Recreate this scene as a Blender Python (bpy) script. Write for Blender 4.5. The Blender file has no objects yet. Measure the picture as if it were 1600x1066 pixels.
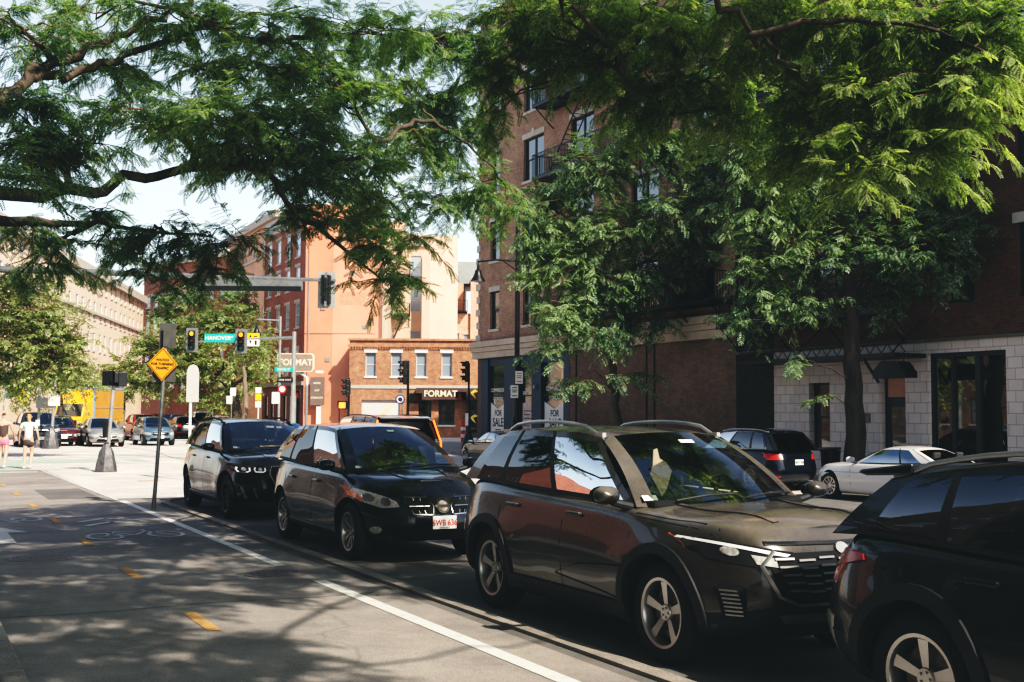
import bpy, bmesh, math, random
import numpy as np
from mathutils import Vector, Matrix, geometry
from mathutils.bvhtree import BVHTree
sc = bpy.context.scene
COL = sc.collection
R = math.radians
rng = np.random.default_rng(7)
random.seed(11)

# ------------------------------------------------------------------ camera
FPX, CAMH = 1820.0, 1.78
cam_d = bpy.data.cameras.new("camera"); cam = bpy.data.objects.new("camera", cam_d); COL.objects.link(cam)
cam_d.sensor_width = 36; cam_d.lens = FPX / 1600 * 36; cam_d.clip_start = .1; cam_d.clip_end = 3000
PITCH = math.atan(113 / FPX)
CM = Matrix.Rotation(R(-27.7), 4, 'Z') @ Matrix.Rotation(math.pi/2 + PITCH, 4, 'X') @ Matrix.Rotation(.006, 4, 'Z')
CM.translation = (0, 0, CAMH)
cam.matrix_world = CM
sc.camera = cam
cam_d.dof.use_dof = False
def at(px, py, D):
    """world point measured on the photograph at depth D"""
    v = CM.to_3x3() @ Vector(((px-800)/FPX, (533-py)/FPX, -1))
    return Vector((0, 0, CAMH)) + v * D
def drop(X, Y):
    a = min(max((X-7)/8, 0), 1); a = a*a*(3-2*a)
    b = min(max((Y-44)/14, 0), 1); b = b*b*(3-2*b)
    return -.38*a*(1-b)

# ------------------------------------------------------------------ objects
def tag(o, label=None, cat=None, group=None, kind=None):
    if label: o['label'] = label
    if cat: o['category'] = cat
    if group: o['group'] = group
    if kind: o['kind'] = kind
    return o
def empty(name, loc=(0,0,0), rz=0, label=None, cat=None, group=None):
    o = bpy.data.objects.new(name, None); COL.objects.link(o)
    o.location = loc; o.rotation_euler = (0, 0, rz); o.empty_display_size = .3
    return tag(o, label, cat, group)
def link(name, me, parent=None, loc=None):
    o = bpy.data.objects.new(name, me); COL.objects.link(o)
    if parent is not None: o.parent = parent
    if loc is not None: o.location = loc
    return o
def metric_uv(me):
    if not me.polygons: return
    uv = me.uv_layers.new(name="UVMap")
    nl = len(me.loops)
    vi = np.empty(nl, int); me.loops.foreach_get('vertex_index', vi)
    co = np.empty(len(me.vertices)*3); me.vertices.foreach_get('co', co); co = co.reshape(-1,3)
    out = np.empty((nl, 2))
    for p in me.polygons:
        n = p.normal; s = p.loop_start; e = s+p.loop_total
        c = co[vi[s:e]]
        if abs(n.z) > .75: out[s:e] = c[:, :2]
        else:
            l = math.hypot(n.x, n.y); t = (-n.y/l, n.x/l)
            out[s:e, 0] = c[:, 0]*t[0]+c[:, 1]*t[1]; out[s:e, 1] = c[:, 2]
    uv.data.foreach_set('uv', out.ravel())
class MB:
    def __init__(s, M=None): s.v = []; s.f = []; s.m = []; s.M = M or Matrix(); s.mi = 0
    def add(s, vs, fs, M=None):
        k = len(s.v); T = s.M @ M if M is not None else s.M
        s.v += [T @ Vector(v) for v in vs]; s.f += [[k+i for i in f] for f in fs]; s.m += [s.mi]*len(fs)
        return s
    def box(s, x0, x1, y0, y1, z0, z1, M=None):
        vs = [(x,y,z) for x in (x0,x1) for y in (y0,y1) for z in (z0,z1)]
        return s.add(vs, [(0,1,3,2),(4,6,7,5),(0,4,5,1),(2,3,7,6),(0,2,6,4),(1,5,7,3)], M)
    def cbox(s, c, size, M=None):
        x,y,z = c; a,b,d = [q/2 for q in size]
        return s.box(x-a,x+a,y-b,y+b,z-d,z+d, M)
    def prism(s, pts, y0, y1, M=None):      # pts in (x,z), extruded along y
        n = len(pts); vs = [(x,y0,z) for x,z in pts]+[(x,y1,z) for x,z in pts]
        fs = [list(range(n))[::-1] , list(range(n,2*n))]+[(i,(i+1)%n,n+(i+1)%n,n+i) for i in range(n)]
        return s.add(vs, fs, M)
    def slab(s, pts, z0, z1, M=None):       # pts in (x,y), extruded along z
        n = len(pts); vs = [(x,y,z0) for x,y in pts]+[(x,y,z1) for x,y in pts]
        fs = [list(range(n))[::-1], list(range(n,2*n))]+[(i,(i+1)%n,n+(i+1)%n,n+i) for i in range(n)]
        return s.add(vs, fs, M)
    def tube(s, pts, rad, seg=8, caps=True):
        pts = [Vector(p) for p in pts]; n = len(pts)
        if not isinstance(rad, (list, tuple)): rad = [rad]*n
        vs = []; fs = []; ref = None
        for i, p in enumerate(pts):
            t = (pts[min(i+1,n-1)]-pts[max(i-1,0)])
            t = t.normalized() if t.length > 1e-9 else Vector((0,0,1))
            if ref is None: ref = Vector((1,0,0)) if abs(t.x) < .9 else Vector((0,1,0))
            a = (ref - t*ref.dot(t))
            if a.length < 1e-4: a = t.orthogonal()
            a.normalize(); b = t.cross(a); ref = a
            for k in range(seg):
                q = 2*math.pi*k/seg; vs.append(p+(a*math.cos(q)+b*math.sin(q))*rad[i])
        for i in range(n-1):
            for k in range(seg): fs.append((i*seg+k, i*seg+(k+1)%seg, (i+1)*seg+(k+1)%seg, (i+1)*seg+k))
        if caps: fs += [list(range(seg))[::-1], [(n-1)*seg+k for k in range(seg)]]
        return s.add(vs, fs)
    def lathe(s, prof, seg=24, M=None, a0=0, a1=2*math.pi):     # prof (r,z) about z
        full = abs(a1-a0-2*math.pi) < 1e-6; n = len(prof); vs = []; fs = []
        m = seg if full else seg+1
        for k in range(m):
            q = a0+(a1-a0)*k/seg
            vs += [(r*math.cos(q), r*math.sin(q), z) for r,z in prof]
        for k in range(seg):
            k2 = (k+1) % m
            for i in range(n-1): fs.append((k*n+i, k2*n+i, k2*n+i+1, k*n+i+1))
        return s.add(vs, fs, M)
    def mesh(s, name, mats, smooth=False, angle=40):
        me = bpy.data.meshes.new(name); me.from_pydata(s.v, [], s.f)
        for m in (mats if isinstance(mats, (list,tuple)) else [mats]): me.materials.append(m)
        if len(s.v) < 60000: metric_uv(me)
        me.polygons.foreach_set('material_index', s.m)
        if smooth:
            me.polygons.foreach_set('use_smooth', [True]*len(me.polygons))
            me.set_sharp_from_angle(angle=R(angle))
        me.update(); return me
    def build(s, name, mats, parent=None, smooth=False, loc=None, bevel=0, angle=40):
        o = link(name, s.mesh(name, mats, smooth, angle), parent, loc)
        if bevel:
            b = o.modifiers.new('b', 'BEVEL'); b.width = bevel; b.segments = 2; b.limit_method = 'ANGLE'; b.angle_limit = R(35)
        return o
def copy_tree(o, parent=None):
    c = o.copy(); COL.objects.link(c)
    if parent is not None: c.parent = parent
    for ch in list(o.children): copy_tree(ch, c)
    return c
def ap(o):      # bake modifiers
    dg = bpy.context.evaluated_depsgraph_get()
    me = bpy.data.meshes.new_from_object(o.evaluated_get(dg)); o.modifiers.clear(); o.data = me
def text_part(s, size, mat, parent, M, name='lettering', ext=.004, align='CENTER', bold=0, sx=1):
    cu = bpy.data.curves.new(name, 'FONT'); cu.body = s; cu.size = size; cu.align_x = align; cu.align_y = 'CENTER'
    cu.extrude = ext; cu.offset = bold
    o = bpy.data.objects.new(name, cu); COL.objects.link(o)
    dg = bpy.context.evaluated_depsgraph_get(); me = bpy.data.meshes.new_from_object(o.evaluated_get(dg))
    bpy.data.objects.remove(o); me.materials.clear(); me.materials.append(mat)
    me.transform(M @ Matrix.Diagonal((sx,1,1,1)))
    return link(name, me, parent)
def TM(loc, rx=90, rz=0):   # upright text facing local -y
    return Matrix.Translation(loc) @ Matrix.Rotation(R(rz),4,'Z') @ Matrix.Rotation(R(rx),4,'X')

# ------------------------------------------------------------------ materials
def nm(name):
    m = bpy.data.materials.new(name); m.use_nodes = True
    nt = m.node_tree; b = nt.nodes['Principled BSDF']; return m, nt, b
def N(nt, t, **k):
    n = nt.nodes.new(t)
    for a, v in k.items(): setattr(n, a, v)
    return n
def ramp(nt, fac, stops):
    r = N(nt, 'ShaderNodeValToRGB'); nt.links.new(fac, r.inputs[0])
    el = r.color_ramp.elements
    while len(el) < len(stops): el.new(.5)
    for e, (p, c) in zip(el, stops): e.position = p; e.color = (*c, 1) if len(c) == 3 else c
    return r.outputs[0]
def noise(nt, scale, detail=4, coord='Object', rough=.6, stretch=None):
    tc = N(nt, 'ShaderNodeTexCoord'); n = N(nt, 'ShaderNodeTexNoise')
    n.inputs['Scale'].default_value = scale; n.inputs['Detail'].default_value = detail; n.inputs['Roughness'].default_value = rough
    src = tc.outputs[coord]
    if stretch:
        mp = N(nt, 'ShaderNodeMapping'); mp.inputs['Scale'].default_value = stretch; nt.links.new(src, mp.inputs[0]); src = mp.outputs[0]
    nt.links.new(src, n.inputs['Vector']); return n.outputs['Fac']
def mixc(nt, a, b, f, mode='MIX'):
    m = N(nt, 'ShaderNodeMix', data_type='RGBA', blend_type=mode)
    for s, v in ((m.inputs[0], f), (m.inputs[6], a), (m.inputs[7], b)):
        if hasattr(v, 'links'): nt.links.new(v, s)
        else: s.default_value = v if not isinstance(v, tuple) else (*v, 1)[:4]
    return m.outputs[2]
def bump(nt, b, h, strength=.3, dist=.01):
    n = N(nt, 'ShaderNodeBump'); n.inputs['Strength'].default_value = strength; n.inputs['Distance'].default_value = dist
    nt.links.new(h, n.inputs['Height']); nt.links.new(n.outputs[0], b.inputs['Normal'])
def sc3(c, k): return tuple(min(1, x*k) for x in c)
def M_(name, col, rough=.6, metal=0, var=.15, scale=3, coat=0, bmp=0, emit=0, spec=.5, stretch=None):
    m, nt, b = nm(name)
    f = noise(nt, scale, 5, stretch=stretch)
    c = ramp(nt, f, [(.3, sc3(col, 1-var)), (.7, sc3(col, 1+var))])
    nt.links.new(c, b.inputs['Base Color'])
    b.inputs['Roughness'].default_value = rough; b.inputs['Metallic'].default_value = metal
    b.inputs['Coat Weight'].default_value = coat; b.inputs['Coat Roughness'].default_value = .03
    b.inputs['Specular IOR Level'].default_value = spec
    if bmp: bump(nt, b, noise(nt, scale*8, 3), bmp, .01)
    if emit:
        nt.links.new(c, b.inputs['Emission Color']); b.inputs['Emission Strength'].default_value = emit
    return m
def brick(name, c1, c2, mortar, bw=.21, bh=.075, ms=.011, var=.5, soot=.35, bmp=.25):
    m, nt, b = nm(name)
    tc = N(nt, 'ShaderNodeTexCoord'); br = N(nt, 'ShaderNodeTexBrick')
    br.inputs['Scale'].default_value = 1; br.inputs['Brick Width'].default_value = bw; br.inputs['Row Height'].default_value = bh
    br.inputs['Mortar Size'].default_value = ms; br.inputs['Mortar Smooth'].default_value = .3; br.inputs['Bias'].default_value = -.1
    br.inputs['Color1'].default_value = (*c1,1); br.inputs['Color2'].default_value = (*c2,1); br.inputs['Mortar'].default_value = (*mortar,1)
    nt.links.new(tc.outputs['UV'], br.inputs['Vector'])
    f = noise(nt, .35, 6); g = noise(nt, 2.5, 5)
    c = mixc(nt, br.outputs['Color'], ramp(nt, f, [(.3,(1-soot,)*3),(.7,(1.12,1.08,1.05))]), 1, 'MULTIPLY')
    c = mixc(nt, c, ramp(nt, g, [(.3,(1-var*.35,)*3),(.7,(1+var*.2,)*3)]), 1, 'MULTIPLY')
    nt.links.new(c, b.inputs['Base Color']); b.inputs['Roughness'].default_value = .9
    b.inputs['Specular IOR Level'].default_value = .25
    if bmp: bump(nt, b, br.outputs['Fac'], -bmp, .008)
    return m
def paint(name, col, metal=.35, rough=.28, dust_sun=.12):
    m, nt, b = nm(name)
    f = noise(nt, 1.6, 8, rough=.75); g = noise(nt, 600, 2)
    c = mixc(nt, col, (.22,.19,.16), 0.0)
    dust_sunf = ramp(nt, f, [(.30,(dust_sun*.35,)*3),(.75,(dust_sun,)*3)])
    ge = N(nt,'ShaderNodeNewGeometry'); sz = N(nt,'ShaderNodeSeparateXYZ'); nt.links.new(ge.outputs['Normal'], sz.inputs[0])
    upf = ramp(nt, sz.outputs['Z'], [(.30,(.04,)*3),(.85,(1,)*3)]); dm = N(nt,'ShaderNodeMath', operation='MULTIPLY'); nt.links.new(dust_sunf, dm.inputs[0]); nt.links.new(upf, dm.inputs[1])
    c = mixc(nt, col, (.30,.26,.22), dm.outputs[0])      # dusty upward faces; also paints sunlit tops lighter than shaded sides
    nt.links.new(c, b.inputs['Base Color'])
    b.inputs['Metallic'].default_value = metal; b.inputs['Coat Weight'].default_value = .7; b.inputs['Coat Roughness'].default_value = .02
    r = ramp(nt, f, [(.4,(rough,)*3),(.8,(rough+.15,)*3)]); nt.links.new(r, b.inputs['Roughness'])
    return m
def glassmat(name, tint, rough=.02, refl=.12, top=.95):
    m, nt, b = nm(name); nt.nodes.remove(b); out = [n for n in nt.nodes if n.type == 'OUTPUT_MATERIAL'][0]
    tr = N(nt,'ShaderNodeBsdfTransparent'); tr.inputs[0].default_value = (*tint,1)
    gl = N(nt,'ShaderNodeBsdfGlossy'); gl.inputs['Roughness'].default_value = rough
    lw = N(nt,'ShaderNodeLayerWeight'); lw.inputs[0].default_value = .32
    mr = N(nt,'ShaderNodeMapRange'); mr.inputs[3].default_value = refl; mr.inputs[4].default_value = top
    nt.links.new(lw.outputs['Fresnel'], mr.inputs[0])
    mx = N(nt,'ShaderNodeMixShader'); nt.links.new(mr.outputs[0], mx.inputs[0]); nt.links.new(tr.outputs[0], mx.inputs[1]); nt.links.new(gl.outputs[0], mx.inputs[2])
    nt.links.new(mx.outputs[0], out.inputs[0]); return m
def winglass(name, col=(.03,.04,.05), rough=.04, wob=.06):
    m, nt, b = nm(name)
    b.inputs['Base Color'].default_value = (*col,1); b.inputs['Roughness'].default_value = rough
    b.inputs['Specular IOR Level'].default_value = 1; b.inputs['IOR'].default_value = 1.9
    bump(nt, b, noise(nt, .9, 2), wob, .05)
    return m
def leafmat(name, dark, light, trans=.55, scale=.35):
    m, nt, b = nm(name); out = [n for n in nt.nodes if n.type == 'OUTPUT_MATERIAL'][0]
    geo = N(nt,'ShaderNodeNewGeometry'); f = noise(nt, scale, 3)
    ad = N(nt,'ShaderNodeMath', operation='MULTIPLY_ADD'); nt.links.new(geo.outputs['Random Per Island'], ad.inputs[0])
    ad.inputs[1].default_value = .45; nt.links.new(f, ad.inputs[2])
    sb = N(nt,'ShaderNodeMath', operation='SUBTRACT'); nt.links.new(ad.outputs[0], sb.inputs[0]); sb.inputs[1].default_value = .2
    c = ramp(nt, sb.outputs[0], [(.25, dark), (.8, light)])
    nt.links.new(c, b.inputs['Base Color']); b.inputs['Roughness'].default_value = .5; b.inputs['Specular IOR Level'].default_value = .35
    tl = N(nt,'ShaderNodeBsdfTranslucent'); c2 = mixc(nt, c, (1.25,1.35,.55), 1, 'MULTIPLY'); nt.links.new(c2, tl.inputs[0])
    mx = N(nt,'ShaderNodeMixShader'); mx.inputs[0].default_value = trans*.78
    nt.links.new(b.outputs[0], mx.inputs[1]); nt.links.new(tl.outputs[0], mx.inputs[2]); nt.links.new(mx.outputs[0], out.inputs[0])
    return m
def asphalt(name, col, var=.25, fine=140, crack=True, scale=.4):
    m, nt, b = nm(name)
    f = noise(nt, scale, 6); g = noise(nt, fine, 3); h = noise(nt, 1.1, 9, rough=.75)
    c = mixc(nt, ramp(nt, f, [(.3, sc3(col,1-var)), (.7, sc3(col,1+var))]), ramp(nt, g, [(.3,(.62,)*3),(.7,(1.4,)*3)]), 1, 'MULTIPLY')
    c = mixc(nt, c, ramp(nt, h, [(.3,(.72,)*3),(.5,(1,)*3),(.68,(1.14,)*3)]), 1, 'MULTIPLY')
    if crack:
        tc = N(nt,'ShaderNodeTexCoord'); vo = N(nt,'ShaderNodeTexVoronoi', feature='DISTANCE_TO_EDGE'); vo.inputs['Scale'].default_value = .22
        nt.links.new(tc.outputs['Object'], vo.inputs['Vector'])
        ns = N(nt,'ShaderNodeTexNoise'); ns.inputs['Scale'].default_value = 1.2; nt.links.new(tc.outputs['Object'], ns.inputs['Vector'])
        va = N(nt,'ShaderNodeVectorMath', operation='MULTIPLY_ADD'); nt.links.new(ns.outputs['Color'], va.inputs[0]); va.inputs[1].default_value = (1.2,1.2,0)
        nt.links.new(tc.outputs['Object'], va.inputs[2]); nt.links.new(va.outputs[0], vo.inputs['Vector'])
        c = mixc(nt, c, ramp(nt, vo.outputs['Distance'], [(.0,(.8,)*3),(.008,(1,)*3)]), 1, 'MULTIPLY')
    nt.links.new(c, b.inputs['Base Color']); b.inputs['Roughness'].default_value = .88; b.inputs['Specular IOR Level'].default_value = .3
    bump(nt, b, g, .5, .006); return m
def worn(name, col, under, wear=.45):
    m, nt, b = nm(name)
    f = noise(nt, 9, 8, rough=.75); g = noise(nt, 120, 3)
    c = mixc(nt, col, under, ramp(nt, f, [(wear,(0,0,0)),(wear+.25,(.75,)*3)]))
    c = mixc(nt, c, ramp(nt, g, [(.3,(.75,)*3),(.7,(1.15,)*3)]), 1, 'MULTIPLY')
    nt.links.new(c, b.inputs['Base Color']); b.inputs['Roughness'].default_value = .8; return m

m_path = asphalt('path_asphalt', (.30,.272,.25)); m_road = asphalt('street_asphalt', (.17,.16,.15))
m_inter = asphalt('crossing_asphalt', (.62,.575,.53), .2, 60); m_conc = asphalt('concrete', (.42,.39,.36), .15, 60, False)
m_side = asphalt('sidewalk_concrete', (.34,.32,.30), .15, 60, False); m_kerb = asphalt('granite', (.30,.27,.24), .2, 90, False, 2)
m_white = worn('white_marking', (.78,.76,.72), (.25,.24,.22), .52); m_whitew = worn('faded_marking', (.66,.64,.6), (.24,.22,.2), .5)
m_yellow = worn('yellow_marking', (.62,.34,.10), (.2,.17,.13), .42); m_green = worn('green_crossing_paint', (.36,.50,.43), (.5,.46,.42), .4)
m_iron = M_('cast_iron', (.24,.20,.185), .6, .6, .4, 20, bmp=.3)
m_black = M_('black_paint', (.012,.013,.014), .4, 0, .2, 8); m_rubber = M_('tyre_rubber', (.018,.018,.018), .85, 0, .25, 12)
m_plastic = M_('black_plastic', (.022,.022,.023), .6, 0, .2, 20); m_well = M_('wheel_well', (.006,.006,.006), .95)
m_chrome = M_('chrome', (.55,.55,.56), .12, 1, .05, 3); m_alloy = M_('alloy', (.50,.49,.48), .28, .9, .1, 6); m_satin = M_('satin_silver', (.40,.40,.40), .4, .8, .1, 5)
m_alloyd = M_('dark_alloy', (.05,.05,.05), .35, .6, .1, 6)
m_galv = M_('galvanised_steel', (.30,.31,.31), .45, .7, .2, 6); m_steel = M_('painted_grey_steel', (.33,.34,.33), .5, .3, .2, 4)
m_signw = M_('white_sign', (.78,.78,.76), .4, 0, .04, 4); m_signo = M_('orange_sign', (.85,.36,.03), .4, 0, .05, 6, emit=.08)
m_signg = M_('green_sign', (.02,.42,.36), .4, 0, .05); m_signback = M_('sign_back', (.16,.16,.15), .5, .4, .2, 5); m_signy = M_('yellow_sign', (.9,.6,.02), .4)
m_red = M_('red_print', (.55,.04,.03), .4); m_ink = M_('black_print', (.015,.015,.015), .5); m_blueink = M_('blue_print', (.02,.03,.12), .5)
m_lens = M_('headlight_lens', (.50,.50,.49), .3, .15, .4, 34, coat=.6); m_amber = M_('amber_lens', (.75,.2,.02), .15, 0, .2, 20, coat=1)
m_led = M_('led_strip', (.85,.87,.9), .15, .1, .05, 4, coat=1, emit=.25); m_taill = M_('tail_lens', (.38,.014,.010), .3, 0, .1, 6, coat=.5)
m_tailon = M_('lit_tail_lens', (.95,.03,.02), .2, 0, .1, 20, emit=1.2); m_tailor = M_('lit_orange_lens', (.95,.16,.03), .2, 0, .1, 20, emit=1.5)
m_cin = M_('cabin_dark', (.012,.012,.013), .9); m_seat = M_('seat_fabric', (.05,.05,.05), .85, 0, .2, 20); m_seatl = M_('beige_cloth', (.30,.24,.18), .85, 0, .15, 20)
m_glassf = glassmat('windscreen_glass', (.74,.82,.80), .01, .30); m_glasst = glassmat('tinted_glass', (.22,.25,.24), .01, .08, .7); m_glassp = glassmat('privacy_glass', (.03,.035,.035), .01, .03, .25)
m_win = winglass('window_glass'); m_wind = winglass('dark_window_glass', (.012,.016,.02)); m_curt = winglass('curtained_glass', (.25,.27,.27), .15)
m_winl = winglass('pale_window_glass', (.30,.36,.42), .1)
m_frame = M_('dark_window_frame', (.035,.045,.05), .5, 0, .1); m_framew = M_('white_window_frame', (.62,.60,.57), .5, 0, .08)
m_lime = M_('limestone', (.52,.43,.35), .85, 0, .15, 1.5, bmp=.2); m_stone = M_('pale_stone', (.50,.46,.41), .85, 0, .12, 2)
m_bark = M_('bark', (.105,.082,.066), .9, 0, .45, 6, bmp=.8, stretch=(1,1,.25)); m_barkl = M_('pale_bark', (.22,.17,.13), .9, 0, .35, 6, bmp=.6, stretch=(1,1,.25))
m_twig = M_('twig_bark', (.17,.11,.075), .9, 0, .3, 9)
m_skin = M_('skin', (.62,.38,.28), .5, 0, .06, 5, spec=.3); m_bag = M_('black_bag_plastic', (.11,.11,.115), .3, .2, .55, 9, bmp=1)
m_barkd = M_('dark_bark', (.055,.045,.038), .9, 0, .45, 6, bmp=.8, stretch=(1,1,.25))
# ------------------------------------------------------------------ world and sun
w = bpy.data.worlds.new("World"); sc.world = w; w.use_nodes = True
wn = w.node_tree; bg = wn.nodes['Background']
sky = wn.nodes.new('ShaderNodeTexSky'); sky.sky_type = 'NISHITA'; sky.sun_disc = False
SEL = R(42); SAZ = math.atan2(.2, -.98)            # sun azimuth, clockwise from +Y
sky.sun_elevation = SEL; sky.sun_rotation = SAZ; sky.air_density = 1.0; sky.dust_density = 2.2; sky.ozone_density = .8
tcw = wn.nodes.new('ShaderNodeTexCoord'); sx_ = wn.nodes.new('ShaderNodeSeparateXYZ'); wn.links.new(tcw.outputs['Generated'], sx_.inputs[0])
hz = wn.nodes.new('ShaderNodeValToRGB'); hz.color_ramp.elements[0].position = .0; hz.color_ramp.elements[0].color = (5.6,5.75,5.9,1); hz.color_ramp.elements[1].position = .62; hz.color_ramp.elements[1].color = (0,0,0,1)
e_ = hz.color_ramp.elements.new(.3); e_.color = (3.7,4.0,4.3,1)
wn.links.new(sx_.outputs['Z'], hz.inputs[0]); ad_ = wn.nodes.new('ShaderNodeMix'); ad_.data_type = 'RGBA'; ad_.blend_type = 'ADD'; ad_.inputs[0].default_value = 1
wn.links.new(sky.outputs[0], ad_.inputs[6]); wn.links.new(hz.outputs[0], ad_.inputs[7])       # summer haze, thick near the horizon
wn.links.new(ad_.outputs[2], bg.inputs[0]); bg.inputs[1].default_value = .115
sd = bpy.data.lights.new('sun', 'SUN'); sd.energy = 5; sd.angle = R(.55); sd.color = (1, .91, .80)
so = bpy.data.objects.new('sun', sd); COL.objects.link(so)
sdir = Vector((.2*math.cos(SEL), -.98*math.cos(SEL), math.sin(SEL)))
so.rotation_euler = sdir.to_track_quat('Z', 'Y').to_euler(); so.location = sdir*50
sc.view_settings.view_transform = 'Standard'; sc.view_settings.look = 'None'; sc.view_settings.exposure = 0
vs_ = sc.view_settings; vs_.use_curve_mapping = True; cmap = vs_.curve_mapping; cmap.use_clip = False     # film-like response
for ci, pts_ in enumerate((((0,.0055),(.03,.0155),(.07,.046),(.15,.165),(.3,.41),(.55,.74),(1,1.0)),((0,.0072),(.03,.0185),(.07,.051),(.15,.170),(.3,.41),(.55,.74),(1,.99)),((0,.0078),(.03,.0195),(.07,.053),(.15,.170),(.3,.40),(.55,.71),(1,.96)))):
    cu = cmap.curves[ci]
    while len(cu.points) < len(pts_): cu.points.new(.5, .5)
    for p_, (x_, y_) in zip(cu.points, pts_): p_.location = (x_, y_)
cmap.update()
cy = sc.cycles; cy.use_denoising = True; cy.max_bounces = 6; cy.diffuse_bounces = 3; cy.glossy_bounces = 3; cy.transmission_bounces = 4; cy.transparent_max_bounces = 10
cy.sample_clamp_indirect = 4; cy.use_adaptive_sampling = True; cy.adaptive_threshold = .015; cy.caustics_reflective = False

# ------------------------------------------------------------------ ground sheets
def sheet(name, x0, x1, y0, y1, dz, mat, nx=1, ny=1, poly=None):
    xs = np.linspace(x0, x1, nx+1); ys = np.linspace(y0, y1, ny+1)
    vs = [(x, y, drop(x,y)+dz) for y in ys for x in xs]
    fs = [(j*(nx+1)+i, j*(nx+1)+i+1, (j+1)*(nx+1)+i+1, (j+1)*(nx+1)+i) for j in range(ny) for i in range(nx)]
    mb = MB(); mb.add(vs, fs); o = mb.build(name, mat, None, True); return tag(o, kind='structure')
mb = MB()
xs = [-900,-200,-40,-10]+list(np.arange(-4, 30, 1.0))+[34,60,200,900]; ys = [-600,-100,-30]+list(np.arange(-20, 64, 2.0))+[80,140,300,1400]
mb.add([(x,y,drop(x,y)-.03) for y in ys for x in xs], [(j*len(xs)+i, j*len(xs)+i+1, (j+1)*len(xs)+i+1, (j+1)*len(xs)+i) for j in range(len(ys)-1) for i in range(len(xs)-1)])
tag(mb.build('ground', m_conc, None, True), kind='structure')
sheet('road', 3.6, 23.5, -20, 37, 0, m_road, 20, 30)
sheet('bike_path', .75, 4.4, -12, 37.6, .012, m_path, 2, 8)
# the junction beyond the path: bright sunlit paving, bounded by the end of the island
def poly_sheet(name, pts, z, mat):
    mb = MB(); mb.add([(x,y,z+drop(x,y)) for x,y in pts], [list(range(len(pts)))]); return tag(mb.build(name, mat), kind='structure')
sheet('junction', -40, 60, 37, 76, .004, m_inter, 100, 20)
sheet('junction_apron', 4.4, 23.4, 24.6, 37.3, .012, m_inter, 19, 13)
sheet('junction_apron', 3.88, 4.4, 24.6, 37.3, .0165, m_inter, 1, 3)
sheet('far_road', 2, 24, 76, 400, .004, m_road, 4, 4)
sheet('side_street', -14, -4, -60, 200, .004, m_road, 2, 4)
sheet('crossing_strip', .2, 3.6, 37.6, 52, .010, m_green, 2, 4)
sheet('crossing_strip', -8, .2, 39.5, 43.2, .010, m_green, 2, 4)
sheet('crossing_strip', 3.6, 8, 42.5, 45.5, .010, m_green, 2, 4)
mb = MB()
vs=[]; ys=np.linspace(-20,60,41)
for y in ys:
    d=drop(23.6,y); vs += [(23.5,y,d-.02),(23.5,y,d+.15),(23.68,y,d+.15),(27.6,y,d+.17)]
fs=[]; fk=[]
for j in range(40):
    for i in range(3): fs.append((j*4+i,j*4+i+1,j*4+5+i,j*4+4+i)); fk.append(0 if i==2 else 1)
mb.add(vs,fs); mb.m=fk; tag(mb.build('pavement', [m_side, m_kerb]), kind='structure')
mb = MB(); mb.box(-6.5,.60,-14,37,-.02,.14); tag(mb.build('pavement', m_side), kind='structure')
mb = MB()
for k in range(26): mb.box(.60,.76,-14+k*2,-14+k*2+1.985,-.02,.15)
tag(mb.build('kerb', m_kerb, bevel=.02), kind='structure')
# granite strip along the parking lane, curling round behind the last parked car
def ribbon(name, pts, wd, z, mat, h=0):
    vs=[]; fs=[]; n=len(pts)
    for i,(x,y) in enumerate(pts):
        a=Vector(pts[max(i-1,0)]); b=Vector(pts[min(i+1,n-1)]); t=(b-a).normalized(); q=Vector((-t.y,t.x))*wd/2
        vs += [(x+q.x,y+q.y,z+drop(x,y)),(x-q.x,y-q.y,z+drop(x,y))]
    fs=[(2*i,2*i+1,2*i+3,2*i+2) for i in range(n-1)]
    mb=MB(); mb.add(vs,fs)
    if h:
        k=len(vs); mb.add([(a[0],a[1],a[2]-h) for a in vs],[]); mb.f += [[2*i,2*i+2,k+2*i+2,k+2*i] for i in range(n-1)]+[[2*i+1,k+2*i+1,k+2*i+3,2*i+3] for i in range(n-1)]; mb.m=[0]*len(mb.f)
    return tag(mb.build(name, mat), kind='structure')
arc = [(4.62,y) for y in np.arange(3,22.6,.75)]+[(4.62+.9*(1-math.cos(a)), 22.9+1.5*math.sin(a)) for a in np.linspace(.1,math.pi/2,9)]+[(6.3,24.42),(7.5,24.42)]
ribbon('granite_strip', arc, .15, .03, m_kerb, .03)
ribbon('lane_line', [(3.95,y) for y in np.linspace(13.2,24.0,8)], .13, .017, m_white)
ribbon('lane_line', [(3.97,y) for y in np.linspace(4,11.9,8)], .14, .017, m_white)
ribbon('lane_line', [(3.9,24.2),(3.84,30),(3.8,37.2)], .05, .018, m_white)
for k in range(9):
    y=9.55+k*3.35; ribbon('centre_dash', [(2.32-.012*k,y),(2.32-.012*k,y+.95)], .11, .017, m_yellow)
ribbon('centre_dash', [(2.34,6.2),(2.34,7.1)], .11, .017, m_yellow)
m_tar = asphalt('tar_seam', (.06,.057,.054), .3, 60, False)
ribbon('tar_seam', [(x,10.9+.05*math.sin(x*3)) for x in np.arange(.8,4.4,.2)], .014, .0150, m_tar)
ribbon('tar_seam', [(x,20.6+.06*math.sin(x*2.3)) for x in np.arange(.8,4.4,.2)], .03, .0150, m_tar)
poly_sheet('asphalt_patch', [(2.7,24.9),(3.7,24.95),(3.68,28.2),(2.72,28.1)], .0143, m_road)
for (x0,y0,x1,y1) in ((4.6,46.5,22,50.5),(4.6,49.4,22,53.4)): ribbon('crosswalk_line', [(x0+(x1-x0)*k/18,y0+(y1-y0)*k/18) for k in range(19)], .22, .012, m_white)
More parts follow.
